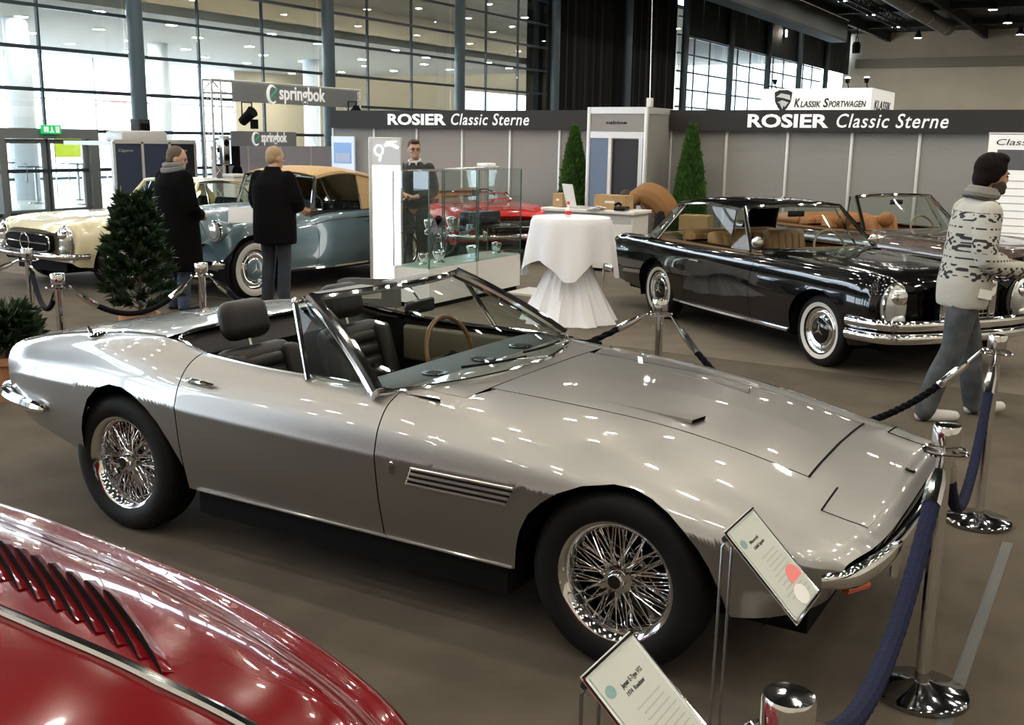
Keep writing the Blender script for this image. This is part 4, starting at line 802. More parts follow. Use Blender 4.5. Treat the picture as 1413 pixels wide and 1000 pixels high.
    if rf:
        rx, rw, rz_ = rf['rear']; kx, kw = rf['base']; hm = rf['h']; m_ = rf['mat']; P = []
        for i, f in enumerate(lin(0, 1, 14)):
            x = tx + (rx - tx) * f; w = ty + (rw - ty) * f; zc = tz + .01 + (rz_ - tz) * f + hm * math.sin(math.pi * min(1, f * .9 + .1)); row = []
            for j in lin(-1, 1, 17): row.append(Vector((x - .07 * j * j * (1 - f), w * 1.03 * math.copysign(abs(j) ** .85, j), zc - .055 * abs(j) ** 3.2 + (rf.get('dip', 0) * (j * j - .6)))))
            P.append(row)
        top = [[p + Vector((0, 0, .012)) for p in r_] for r_ in P]; fixed(MB().grid(top).rings([[*P[0]], [*top[0]]], False, False), 'roof_panel', m_, c, 60)
        MB().grid([[p + Vector((0, 0, -.02)) for p in r_] for r_ in P]).build('headlining', rf.get('lining', M_olive), c)
        for s, j in ((-1, 0), (1, -1)):
            MB().tube([r_[j] + Vector((0, s * .008, -.01)) for r_ in P], .016, 6).build('roof_rail', rf.get('rail', M_chrome), c)
            top_ = P[-1][j]; cp = [Vector((kx, s * kw, zb)), top_, P[-1][3 if j == 0 else -4], Vector((kx - .12, s * kw * .55, zb + .02))]; cw = rf.get('cpil', .2)
            q = MB(); a_, b_ = Vector((kx, s * kw, zb - .02)), P[-1][j]; a2, b2 = Vector((kx + cw * 1.6, s * kw * 1.02, zb - .02)), P[-3 if cw < .3 else -5][j]; a3 = Vector((kx - .12, s * kw * .72, zb)); b3 = P[-1][3 if j == 0 else 13]
            q.grid([[a2, b2 + Vector((0, s * .005, 0))], [a_, b_], [a3, b3]]); ex_ = fixed(q, 'rear_pillar', m_, c, 80); ex_.data.materials[0] = m_
            # side window
            sw0 = [scr[0 if j == 0 else -1][0] + Vector((-.33, s * .02, 0)), a2]
            p0_, p1_, p2_, p3_ = Vector((b1.x, s * hwk * .86, zb)), a2, b2, Vector((tx - .16, s * ty, tz - .03)); MB().grid([[(p0_ + (p1_ - p0_) * u_) * (1 - v_) + (p3_ + (p2_ - p3_) * u_) * v_ for v_ in lin(0, 1, 6)] for u_ in lin(0, 1, 10)]).build('side_window', M_wglass, c)
            MB().tube([a2, b2], .010, 6).build('window_frame', M_chrome, c)
        q = MB(); bk = [Vector((kx - .12 - .1 * (1 - t * t), kw * .72 * t, zb + .01)) for t in lin(-1, 1, 9)]; tk = [P[-1][int(round(3 + 5 * (t + 1)))] for t in lin(-1, 1, 9)]
        if rf.get('soft'):
            fixed(MB().grid([[a + (b - a) * t for t in lin(0, 1, 5)] for a, b in zip(bk, tk)]), 'hood_rear', m_, c); q.grid([[a + (b - a) * t + Vector((-.012, 0, 0)) for t in (.35, .75)] for a, b in zip(bk[2:-2], tk[2:-2])]); q.build('rear_window', M_wglass, c)
        else: q.grid([[a + (b - a) * t for t in lin(0, 1, 4)] for a, b in zip(bk, tk)]); q.build('rear_window', M_wglass, c); MB().tube(bk, .012, 6).build('window_frame', M_chrome, c)
    return scr
def bumpers(c, xf, hw, z, xr, name_over=True, h=.05, dbl=False, xe=.44):
    zz_ = (z,) if not dbl else (z + .05, z - .06)
    for zq in zz_:
        pf = smooth_curve([(xe, -hw - .01, zq), ((xe + xf - .10) / 2, -hw * .985, zq), (xf - .10, -hw * .88, zq), (xf - .01, -hw * .5, zq), (xf, 0, zq), (xf - .01, hw * .5, zq), (xf - .10, hw * .88, zq), ((xe + xf - .10) / 2, hw * .985, zq), (xe, hw + .01, zq)], 6); blade(pf, .035, h, 'front_bumper', c)
    pr = smooth_curve([(xr + .5, -hw, z), (xr + .12, -hw * .9, z), (xr, -hw * .5, z), (xr, hw * .5, z), (xr + .12, hw * .9, z), (xr + .5, hw, z)], 6); blade(pr, .035, h, 'rear_bumper', c)
    for y in (-.42, .42):
        if name_over: fixed(MB().rbox((xf + .03, y, z + .02), (.07, .06, .16), .02), 'overrider', M_chrome, c)
def radiator(c, x, z0, z1, w, tilt=0.):
    g = MB(); e = .05
    g.rbox((x, 0, z1 - .03), (.10, w, .08), .025); g.rbox((x, -w / 2 + .03, (z0 + z1) / 2), (.10, .07, z1 - z0), .025); g.rbox((x, w / 2 - .03, (z0 + z1) / 2), (.10, .07, z1 - z0), .025); g.rbox((x, 0, z0 + .02), (.10, w, .05), .02)
    s = fixed(g, 'radiator_shell', M_chrome, c); MB().box(x - .03, x - .01, -w / 2 + .05, w / 2 - .05, z0 + .03, z1 - .05).build('radiator_core', M_gloss_black, s, smooth=0)
    for k in range(9):
        zz = z0 + .05 + (z1 - z0 - .12) * k / 8; MB().box(x + .005, x + .02, -w / 2 + .05, w / 2 - .05, zz - .004, zz + .004).build('grille_bar', M_steel, s, smooth=0)
    for k in range(13):
        y = -w / 2 + .06 + (w - .12) * k / 12; MB().box(x - .005, x + .01, y - .003, y + .003, z0 + .04, z1 - .06).build('grille_slat', M_steel, s, smooth=0)
    st = MB(); o = Vector((x, 0, z1 + .075)); st.tube([o + Vector((0, .045 * math.cos(a), .045 * math.sin(a))) for a in np.linspace(0, 2 * math.pi, 20, endpoint=False)], .005, 5, closed=True)
    for k in range(3): a = math.pi / 2 + k * 2.0944; st.cyl(o, o + Vector((0, .043 * math.cos(a), .043 * math.sin(a))), .006, .002, n=6)
    st.cyl(o + Vector((0, 0, -.045)), o + Vector((0, 0, -.09)), .012, n=8); st.build('star_mascot', M_chrome, s)
M_lens = mat('headlamp lens', (.55, .56, .54), .12, .55, coat=1)
def lantern(c, x, y, z, w, h):
    """upright oval headlamp unit under one lens"""
    rim = MB(); rim.tube([(x - .03 + .05 * math.sin(a) * 0, y + w * math.cos(a), z + h * math.sin(a) * (1 if math.sin(a) > 0 else 1.05)) for a in np.linspace(0, 2 * math.pi, 32, endpoint=False)], .014, 6, closed=True); l = rim.build('headlamp', M_chrome, c)
    MB().ell((x - .05, y, z), (.10, w, h), 24, 14).build('lens', M_lens, l); MB().ell((x + .01, y, z + h * .42), (.05, w * .72, w * .72), 18, 10).build('main_lamp', M_chrome, l); MB().ell((x + .02, y, z - h * .55), (.04, w * .6, w * .5), 16, 8).build('fog_lamp', M_lens, l)
def round_lamp(c, x, y, z, r_, paint=None):
    p = MB(); p.lathe([(r_ * .4, -.28), (r_ * .8, -.18), (r_ * 1.02, -.04), (r_ * 1.05, .0), (r_ * .95, .012)], 24, 'X', (x, y, z)); l = fixed(p, 'headlamp', paint or M_chrome, c); MB().lathe([(r_ * 1.06, -.012), (r_ * 1.06, .012), (r_ * .96, .02)], 24, 'X', (x, y, z)).build('lamp_rim', M_chrome, l); MB().ell((x + .005, y, z), (.035, r_ * .95, r_ * .95), 20, 10).build('lens', M_lens, l)
# ---------------------------------------------------------------- black coupé and brown cabriolet (same family of body)
M_cblack = mat('black car paint', (.004, .004, .0045), .12, 0, 1.0, .015, spec=.1)
M_brown = mat('brown car paint', (.045, .022, .012), .25, .1, 1.0, .015)
M_tan = mat('tan leather', (.36, .19, .08), .45, bump=.1, bscale=60)
M_cognac = mat('cognac leather', (.42, .17, .06), .45, bump=.1, bscale=60)
ROWS_B = [(.80, .85, .80, .76, .84, .60, .38, .10), (.74, .875, .84, .80, .868, .60, .34, .07), (.55, .895, .875, .845, .89, .60, .29, 0), (.1, .905, .905, .88, .90, .62, .27, 0), (-.45, .91, .925, .90, .905, .63, .26, 0), (-.95, .915, .94, .92, .905, .63, .26, 0), (-1.3, .918, .93, .92, .90, .63, .26, 0),
          (-1.9, .918, .92, .91, .895, .63, .26, 0), (-2.5, .915, .915, .905, .89, .63, .27, 0), (-3.1, .90, .90, .895, .885, .62, .29, 0), (-3.6, .875, .865, .87, .87, .60, .33, 0), (-3.95, .84, .82, .83, .845, .58, .38, .05), (-4.05, .81, .77, .78, .81, .57, .42, .08)]
LB = rows_to_loft(ROWS_B)
ww = disc_wheel(.325, M_cblack, 1); wbrn = disc_wheel(.325, M_brown, 1)
SPB = dict(wb=2.75, r=.325, ar=.375, zs=.26, cowl=-.86, door=(-2.15, -.97), tail=-3.0, hw=.915, track=.74, wheel=ww, zbelt=.905, trim=M_tan, dash=M_cblack, seatx=-1.75, rear_seat=True, scr_base=(-.90, .78), scr_top=(-1.46, .60, 1.335), scr_bow=.24, hv=1.95, swm=mat('ivory rim', (.25, .2, .14), .4),
           roof=dict(rear=(-2.75, .60, 1.325), base=(-3.12, .78), h=.045, mat=M_cblack, cpil=.16))
bc = thing('black_coupe', 'black hardtop coupe with whitewall tyres and tan seats beside the tall white table', 'car', (-1.74, 9.52, 0), R(-36.1)); bc.scale = (.95,) * 3
classic(bc, LB, M_cblack, SPB); bumpers(bc, .93, .90, .45, -4.16, False, .045, True); radiator(bc, .83, .44, .84, .60)
for s in (-1, 1):
    lantern(bc, .80, s * .71, .645, .115, .19)
    h_ = MB().tube([LB.on(-2.02, s * 5.2, .02), LB.on(-1.84, s * 5.2, .02)], .013, 8).build('door_handle', M_chrome, bc); MB().ell(Vector(LB.on(-1.12, s * 2.9, .10)), (.03, .07, .055), 14, 8).build('door_mirror', M_chrome, bc)
bw = thing('brown_cabriolet', 'dark brown open cabriolet with cognac seats parked behind the black coupe', 'car', (-1.39, 12.60, 0), R(-36.1)); bw.scale = (.95,) * 3
sp2 = dict(SPB); sp2.update(wheel=wbrn, trim=M_cognac, dash=M_brown); sp2.pop('roof')
classic(bw, LB, M_brown, sp2); bumpers(bw, .93, .90, .45, -4.16, False, .045, True); radiator(bw, .83, .44, .84, .50)
for s in (-1, 1): lantern(bw, .80, s * .71, .645, .115, .19)
fixed(MB().rbox((-2.85, 0, .95), (.5, 1.3, .14), .06), 'folded_hood', M_cognac, bw)
for s in (-1, 1): fixed(MB().ell((-2.02, s * .36, .98), (.05, .13, .10), 14, 8), 'headrest', M_cognac, bw)
# ---------------------------------------------------------------- cream hardtop roadster
M_cream = mat('cream paint', (.72, .66, .44), .3, 0, 1.0, .02)
wc = disc_wheel(.32, M_cream, None)
LC = rows_to_loft([(.72, .80, .72, .69, .73, .54, .34, .12), (.66, .84, .77, .74, .78, .55, .31, .08), (.45, .865, .83, .80, .825, .56, .28, 0), (0, .88, .86, .84, .85, .58, .26, 0), (-.5, .88, .875, .86, .855, .59, .25, 0), (-.95, .88, .885, .87, .855, .59, .25, 0), (-1.3, .88, .875, .865, .85, .59, .25, 0), (-1.9, .88, .87, .86, .845, .59, .25, 0), (-2.5, .87, .855, .845, .835, .58, .27, 0), (-3.0, .83, .80, .80, .80, .56, .32, 0), (-3.3, .78, .745, .74, .75, .54, .37, .06), (-3.4, .75, .70, .70, .71, .53, .42, .08)])
SPC = dict(wb=2.40, r=.32, ar=.37, zs=.25, cowl=-.80, door=(-1.95, -.92), tail=-2.55, hw=.88, track=.72, wheel=wc, zbelt=.86, trim=M_leather, dash=M_cream, seatx=-1.65, scr_base=(-.85, .74), scr_top=(-1.28, .58, 1.255), scr_bow=.22, hv=1.8, frame=M_cream, rocker=.012, roof=dict(rear=(-2.15, .58, 1.235), base=(-2.5, .74), h=.035, mat=M_cream, cpil=.12, dip=.03))
cc = thing('cream_roadster', 'cream coloured hardtop sports car behind the leafy potted plant', 'car', (-11.48, 8.75, 0), R(-96))
classic(cc, LC, M_cream, SPC); bumpers(cc, .82, .83, .42, -3.5, False, .04)
for s in (-1, 1): lantern(cc, .66, s * .68, .60, .11, .17)
fixed(MB().rbox((.70, 0, .56), (.10, .98, .22), .08), 'grille_mouth', M_black, cc); gs = MB().tube([(.765, -.46, .56), (.765, .46, .56)], .012, 6).build('grille_bar', M_chrome, cc)
MB().tube([(.77, .1 * math.cos(a), .56 + .1 * math.sin(a)) for a in np.linspace(0, 2 * math.pi, 24, endpoint=False)], .009, 6, closed=True).build('star_ring', M_chrome, cc)
q = MB(); q.tube([(.74 + .02 * math.cos(4 * a) * 0, .49 * math.copysign(abs(math.cos(a)) ** .5, math.cos(a)), .56 + .11 * math.copysign(abs(math.sin(a)) ** .5, math.sin(a))) for a in np.linspace(0, 2 * math.pi, 32, endpoint=False)], .010, 6, closed=True); q.build('grille_surround', M_chrome, cc)
sl = MB(); sl.add([LC.on(x, v, .003) for x, v in ((.25, -1.25), (.25, -1.0), (-.15, -1.0), (-.15, -1.25))], [(0, 1, 2, 3), (3, 2, 1, 0)]); tag(sl.build('price_sheet', mat('grey card', (.5, .5, .52), .5), None, (-11.48, 8.75, .002), (0, 0, R(-96)), smooth=0), 'grey information sheet lying on the cream bonnet', 'sheet')
# ---------------------------------------------------------------- blue-grey cabriolet with beige hood
M_blue = mat('blue grey paint', (.095, .16, .19), .3, .1, 1.0, .02)
M_hood = mat('beige hood cloth', (.50, .33, .16), .85, var=.06, vscale=40)
wbl = disc_wheel(.345, M_blue, 2)
LU = rows_to_loft([(.52, .60, .82, .62, .66, .50, .36, .10), (.42, .72, .90, .68, .76, .52, .33, .06), (.25, .78, .965, .74, .83, .54, .31, 0), (0, .82, 1.0, .80, .875, .56, .30, 0), (-.4, .84, 1.02, .86, .86, .57, .29, 0), (-.85, .85, 1.03, .95, .88, .58, .28, 0), (-1.2, .855, 1.03, .98, .93, .60, .27, 0), (-1.8, .86, 1.02, .985, .945, .61, .27, 0), (-2.3, .86, 1.0, .98, .94, .62, .28, 0), (-2.85, .855, .96, .94, .92, .62, .29, 0), (-3.3, .82, .88, .86, .86, .60, .32, 0), (-3.65, .74, .74, .73, .74, .55, .38, .06), (-3.78, .66, .62, .62, .63, .50, .42, .10)])
SPU = dict(wb=2.83, r=.345, ar=.40, zs=.27, cowl=-.92, door=(-2.15, -1.0), tail=-2.55, hw=.855, track=.70, wheel=wbl, zbelt=.965, trim=M_leather, dash=M_wood, seatx=-1.75, scr_base=(-.95, .66), scr_top=(-1.14, .60, 1.385), scr_bow=.14, hv=1.9, rocker=.022, roof=dict(rear=(-2.3, .58, 1.39), base=(-2.6, .72), h=.075, mat=M_hood, rail=M_hood, cpil=.42, soft=True))
bu = thing('blue_cabriolet', 'blue-grey vintage cabriolet with a closed beige cloth hood and whitewall tyres', 'car', (-9.46, 8.93, 0), R(-92))
classic(bu, LU, M_blue, SPU); bumpers(bu, .70, .76, .44, -3.9, True, .05, False, .47); radiator(bu, .55, .48, .98, .52)
for s in (-1, 1): round_lamp(bu, .42, s * .60, .80, .115, M_blue); MB().tube([LU.on(x, s * 4.6, .006) for x in lin(-3.4, -.6, 30)], .006, 5).build('waist_trim', M_chrome, bu); MB().tube([LU.on(-2.05, s * 4.9, .02), LU.on(-1.90, s * 4.9, .02)], .012, 8).build('door_handle', M_chrome, bu)
for k in range(3): MB().lathe([(.03, 0), (.05, .02), (.03, .03)], 12, 'Y', (-2.62 + .02 * k, .70, 1.02 + .06 * k)).build('hood_iron', M_chrome, bu)
# ---------------------------------------------------------------- red roadster behind the showcases
M_red2 = mat('bright red paint', (.60, .014, .010), .2, 0, 1.0, .02)
wr = disc_wheel(.32, M_red2, None)
sp3 = dict(SPC); sp3.update(wheel=wr, dash=M_red2, trim=M_tan, frame=M_chrome, scr_top=(-1.05, .66, 1.0)); sp3.pop('roof')
rd = thing('red_roadster', 'bright red open roadster with chrome bumper behind the glass showcases', 'car', (-8.75, 14.2, 0), R(-38))
classic(rd, LC, M_red2, sp3); bumpers(rd, .82, .83, .42, -3.5, True, .04)
for s in (-1, 1): lantern(rd, .66, s * .68, .60, .11, .16)
fixed(MB().rbox((.70, 0, .56), (.10, .98, .2), .08), 'grille_mouth', M_gloss_black, rd); MB().tube([(.765, -.46, .56), (.765, .46, .56)], .012, 6).build('grille_bar', M_chrome, rd)
fixed(MB().rbox((-2.35, 0, .88), (.45, 1.2, .10), .05), 'folded_hood', M_hood, rd)
# ---------------------------------------------------------------- deep red car in the near corner
M_red = mat('deep red paint', (.15, .003, .006), .16, 0, 1.0, .02, spec=.15)
ER = [(.98, .30, .55, .545, .54, .48, .42, .10), (.93, .44, .64, .63, .60, .49, .37, .10), (.80, .585, .755, .725, .665, .50, .31, .06), (.6, .69, .835, .80, .73, .52, .27, .03), (.3, .775, .89, .85, .785, .54, .25, 0), (0, .815, .92, .88, .825, .56, .24, 0), (-.4, .83, .945, .905, .855, .57, .24, 0), (-.9, .835, .955, .915, .875, .58, .24, 0), (-1.4, .83, .95, .91, .865, .58, .24, 0), (-2.0, .83, .93, .89, .84, .58, .25, 0), (-2.5, .81, .89, .86, .82, .57, .27, 0), (-3.0, .76, .80, .78, .76, .54, .32, 0), (-3.35, .66, .68, .67, .66, .50, .38, .05), (-3.5, .52, .58, .57, .56, .47, .42, .08)]
LE = rows_to_loft(ER); EW = interp(sorted((r_[0], r_[1]) for r_ in ER)); bead = lambda x: min(1.4, (.218 + .06 * max(0, x + .2)) / (.42 * EW(x)))
SPE = dict(wb=2.44, r=.32, ar=.375, zs=.25, cowl=-.98, door=(-2.0, -1.1), tail=-2.45, hw=.83, track=.66, wheel=disc_wheel(.32, M_steel, None), zbelt=.85, trim=M_leather, dash=M_leather, seatx=-1.8, scr_base=(-1.15, .62), scr_top=(-1.42, .55, 1.18), scr_bow=.2, hv=bead, hood1=.80, rocker=.008, wellw=.74)
def on_xy(x, y, off, s):
    V = np.linspace(0, 4, 120); Y = -LE.sec(x, V)[:, 1]; v = float(np.interp(y, Y, V)); return LE.on(x, -s * v, off)
er = thing('red_sports_car', 'deep red sports car with long louvred bonnet in the near left corner', 'car', (-1.70, .915, 0), 0)
classic(er, LE, M_red, SPE)
for s in (-1, 1):
    MB().tube([LE.on(x, s * bead(x), .006) for x in lin(-.95, .80, 50)], .011, 8).build('bonnet_bead', M_chrome, er); round_lamp(er, .74, s * .47, .60, .08, M_red)
    for k in range(13):
        Plo, Pup = (.278 - .0655 * k, .280 + .005 * k), (.278 - .0655 * k - .35, .435 + .004 * k); d_ = Vector((Plo[0] - Pup[0], Plo[1] - Pup[1])).normalized(); pr = Vector((d_.y, -d_.x)); rows_ = []; bot_ = []
        for i in range(11):
            t = i / 10; e = max(.02, math.sin(math.pi * t)) ** .4; cx_, cy_ = Pup[0] + (Plo[0] - Pup[0]) * t, Pup[1] + (Plo[1] - Pup[1]) * t
            q_ = [on_xy(cx_ + pr.x * w_, cy_ + pr.y * w_, h_ * e, s) for w_, h_ in ((-.016, .001), (-.004, .011), (.007, .019), (.0085, .0))]; rows_.append(q_[:3]); bot_.append(q_[3])
        lv = MB(); lv.grid(rows_); lo_ = link('bonnet_louvre', fix_normals(lv.mesh('bonnet_louvre', M_red, 60)), er)
        MB().add([r_[2] for r_ in rows_] + bot_, [(i, i + 1, 12 + i, 11 + i) for i in range(10)] + [(11 + i, 12 + i, i + 1, i) for i in range(10)]).build('louvre_slot', M_black, lo_, smooth=0)
# ================================================================ PEOPLE (local frame: facing +X, left is +Y)
def limb(mb, pts, rr, n=12):
    pts = smooth_curve(pts, 4); k = len(rr); r = [float(np.interp(i / (len(pts) - 1) * (k - 1), range(k), rr)) for i in range(len(pts))]; mb.tube(pts, r, n)
    mb.ell(pts[0], (r[0],) * 3, 10, 6); mb.ell(pts[-1], (r[-1],) * 3, 10, 6)
def head_parts(mb, c, yaw, pitch=0.):
    M = Matrix.Translation(Vector(c)) @ Matrix.Rotation(yaw, 4, 'Z') @ Matrix.Rotation(pitch, 4, 'Y')
    mb.ell((-.008, 0, .02), (.098, .078, .108), 18, 12, M); mb.ell((.022, 0, -.055), (.068, .058, .062), 16, 10, M); mb.ell((.066, 0, -.082), (.026, .030, .024), 12, 8, M)
    mb.ell((.092, 0, -.012), (.018, .013, .022), 10, 8, M); mb.tube([M @ Vector((.082, 0, .025)), M @ Vector((.104, 0, -.018))], [.010, .012], 8); mb.ell((.082, 0, -.050), (.015, .026, .009), 10, 6, M); mb.ell((.086, 0, .032), (.012, .045, .012), 10, 6, M)
    for s in (-1, 1): mb.ell((-.012, s * .079, -.005), (.020, .010, .032), 10, 8, M); mb.ell((.062, s * .042, -.025), (.022, .020, .022), 10, 8, M)
    return M
def hand_parts(mb, w, d, side, curl=.5):
    """palm, four unequal fingers and a thumb leaving its side"""
    d = Vector(d).normalized(); up = Vector((0, 0, 1)); sd = d.cross(up); sd = sd.normalized() if sd.length > .1 else Vector((0, 1, 0)); nn = sd.cross(d).normalized() * -1; w = Vector(w)
    M = Matrix(((d.x, sd.x, nn.x, w.x), (d.y, sd.y, nn.y, w.y), (d.z, sd.z, nn.z, w.z), (0, 0, 0, 1)))
    mb.ell((.045, 0, 0), (.052, .040, .016), 12, 8, M)
    for y, L in ((-.030, .062), (-.010, .074), (.010, .070), (.029, .055)):
        p = [M @ Vector((.085, y, 0)), M @ Vector((.085 + L * .5, y * 1.1, .012 * curl * 2)), M @ Vector((.085 + L * (1 - .3 * curl), y * 1.1, .045 * curl * 1.4))]; mb.tube(p, [.0095, .0085, .0075], 8)
    mb.tube([M @ Vector((.02, side * .035, .004)), M @ Vector((.05, side * .062, .014)), M @ Vector((.082, side * .062, .026))], [.013, .011, .009], 8)
M_skin = mat('skin', (.50, .30, .21), .5, var=.06, vscale=14); M_skin2 = mat('olive skin', (.42, .25, .16), .5, var=.06, vscale=14)
M_navy = mat('dark wool coat', (.006, .006, .007), .95, spec=.05, bump=.2, bscale=120); M_navy2 = mat('black wool coat', (.004, .004, .0045), .95, spec=.05, bump=.2, bscale=120)
M_jean = mat('blue denim', (.045, .06, .10), .85, var=.25, vscale=12, bump=.2, bscale=90); M_jean2 = mat('grey denim', (.075, .082, .088), .9, spec=.1, var=.45, vscale=7, bump=.2, bscale=90); M_jean3 = mat('dark denim', (.022, .028, .04), .85, var=.2, vscale=9)
M_shoe = mat('dark shoe leather', (.015, .013, .012), .4)
def person(label, loc, rotz, P, cl):
    """P: joint table; cl: builders for the clothing"""
    b = MB(); hd = Vector(P['head']); nk = Vector(P['neck']); ch = Vector(P['chest']); pv = Vector(P['pelvis'])
    limb(b, [nk + Vector((-.01, 0, -.04)), nk, hd + Vector((-.02, 0, -.06))], [.062, .056, .056])
    b.ell(ch, (.115, .165, .20), 18, 12); b.ell((ch + pv) / 2, (.105, .145, .20), 18, 12); b.ell(pv, (.115, .16, .13), 18, 12)
    for s, k in ((1, 'L'), (-1, 'R')):
        sh, el, wr = (Vector(P[q + k]) for q in ('shoulder', 'elbow', 'wrist')); hp, kn, an, to = (Vector(P[q + k]) for q in ('hip', 'knee', 'ankle', 'toe'))
        limb(b, [sh, el], [.056, .044]); limb(b, [el, wr], [.043, .027]); limb(b, [hp, kn], [.088, .058]); limb(b, [kn, kn * .65 + an * .35 + Vector((-.02, 0, 0)), an], [.057, .060, .036]); limb(b, [an + Vector((-.02, 0, -.03)), to], [.036, .026])
        hand_parts(b, wr, Vector(P.get('hand' + k, wr - el)), -s, P.get('curl', .5))
    MH = head_parts(b, hd, P.get('look', 0), P.get('nod', 0))
    o = fused(b, 'person', cl.get('skin', M_skin), .009, 3); o.location = loc; o.rotation_euler = (0, 0, rotz); tag(o, label, 'person')
    # trousers and shoes
    t = MB(); pw = cl.get('leg', 1.)
    for k in 'LR':
        hp, kn, an = (Vector(P[q + k]) for q in ('hip', 'knee', 'ankle')); limb(t, [hp + Vector((0, 0, .04)), (hp + kn) / 2, kn, (kn + an) / 2 + Vector((-.015, 0, 0)), an + Vector((-.01, 0, -.03))], [.098 * pw, .093 * pw, .075 * pw, .073 * pw, .066 * pw])
    t.ell(pv + Vector((0, 0, .02)), (.120, .165, .13), 18, 12); fused(t, 'trousers', cl.get('trousers', M_jean), .012, 3, o)
    for s, k in ((1, 'L'), (-1, 'R')):
        an, to = Vector(P['ankle' + k]), Vector(P['toe' + k]); d = (to - an); d.z = 0; d.normalize(); hl = Vector((an.x, an.y, 0)) - d * .06; zg = min(an.z - .085, to.z - .03); sd = Vector((-d.y, d.x, 0)); q = MB()
        q.ell(an + Vector((0, 0, -.035)) - d * .01, (.05, .047, .05), 12, 8); limb(q, [an + Vector((0, 0, -.055)) - d * .035, an + d * .07 + Vector((0, 0, -.055)), to + d * .02 + Vector((0, 0, .012))], [.043, .046, .036]); fused(q, 'shoe', cl.get('shoe', M_shoe), .009, 3, o)
    # hair
    h = MB()
    for e in cl['hair']: h.ell(e[0], e[1], 16, 10, MH)
    fused(h, 'hair', cl['hairm'], .008, 2, o)
    ey = MB()
    for s in (-1, 1): ey.ell((.083, s * .031, .010), (.008, .013, .007), 10, 6, MH); ey.tube([MH @ Vector((.090, s * .016, .030)), MH @ Vector((.086, s * .048, .030))], .005, 6)
    ey.build('eyes', M_shoe, o)
    return o, MH
def rings_coat(mb, rows, n=24):
    mb.rings([[(x + rx * math.cos(a), y + ry * math.sin(a), z) for a in np.linspace(0, 2 * math.pi, n, endpoint=False)] for (z, x, y, rx, ry) in rows])
STAND = dict(head=(.03, 0, 1.62), neck=(0, 0, 1.48), chest=(0, 0, 1.28), pelvis=(0, 0, .95), shoulderL=(0, .185, 1.40), shoulderR=(0, -.185, 1.40), elbowL=(-.01, .25, 1.12), elbowR=(-.01, -.25, 1.12), wristL=(.10, .22, .88), wristR=(.10, -.22, .88),
             hipL=(0, .09, .92), hipR=(0, -.09, .92), kneeL=(.02, .10, .50), kneeR=(.02, -.10, .50), ankleL=(-.01, .11, .09), ankleR=(-.01, -.11, .09), toeL=(.16, .13, .03), toeR=(.16, -.13, .03))
# man with grey scarf and long black coat
P = dict(STAND); P.update(wristL=(.22, .10, 1.02), wristR=(.22, -.10, 1.02), elbowL=(.03, .25, 1.10), elbowR=(.03, -.25, 1.10), look=R(-35), nod=R(12), head=(.05, 0, 1.60))
o, MH = person('man in a long black coat and grey scarf, seen from behind', (-8.78, 7.86, 0), R(80), P, dict(hair=[((-.025, 0, .040), (.095, .084, .098)), ((-.06, 0, -.01), (.055, .075, .07))], hairm=mat('brown grey hair', (.10, .075, .055), .8), trousers=M_jean))
c = MB(); rings_coat(c, [(.44, 0, 0, .25, .29), (.60, 0, 0, .245, .285), (.80, 0, 0, .235, .275), (1.0, 0, 0, .22, .265), (1.2, 0, 0, .205, .26), (1.34, -.005, 0, .18, .25), (1.43, -.01, 0, .12, .19), (1.50, -.01, 0, .085, .10)])
for s, k in ((1, 'L'), (-1, 'R')): limb(c, [P['shoulder' + k], P['elbow' + k], P['wrist' + k]], [.098, .088, .066])
fused(c, 'long_coat', M_navy2, .015, 6, o); c = MB(); c.tube([Vector((-.005 + .09 * math.cos(a), .10 * math.sin(a), 1.50 + .02 * math.cos(a))) for a in np.linspace(0, 2 * math.pi, 24, endpoint=False)], .038, 8, closed=True); c.tube([Vector((-.005 + .08 * math.cos(a), .09 * math.sin(a), 1.545 + .01 * math.cos(a))) for a in np.linspace(0, 2 * math.pi, 24, endpoint=False)], .03, 8, closed=True); c.build('scarf', mat('grey scarf', (.17, .165, .17), .9, bump=.4, bscale=70), o)
# fair-haired man in shorter dark coat
P = dict(STAND); P.update(wristL=(.26, .08, 1.16), wristR=(.26, -.08, 1.16), elbowL=(.06, .27, 1.12), elbowR=(.06, -.27, 1.12), look=R(-25), nod=R(8), head=(.05, 0, 1.615))
o, MH = person('fair-haired man in a dark coat standing beside the blue cabriolet', (-8.13, 8.66, 0), R(98), P, dict(hair=[((-.022, 0, .040), (.094, .083, .096)), ((-.055, 0, 0), (.055, .075, .075))], hairm=mat('fair hair', (.34, .24, .13), .7), trousers=M_jean3))
c = MB(); rings_coat(c, [(.70, 0, 0, .20, .25), (.90, 0, 0, .205, .25), (1.05, 0, 0, .195, .245), (1.2, 0, 0, .19, .25), (1.34, -.005, 0, .175, .245), (1.43, -.01, 0, .12, .18), (1.50, -.01, 0, .08, .09), (1.53, -.01, 0, .078, .085)])
for k in 'LR': limb(c, [P['shoulder' + k], P['elbow' + k], P['wrist' + k]], [.095, .082, .060])
fused(c, 'coat', M_navy, .015, 6, o)
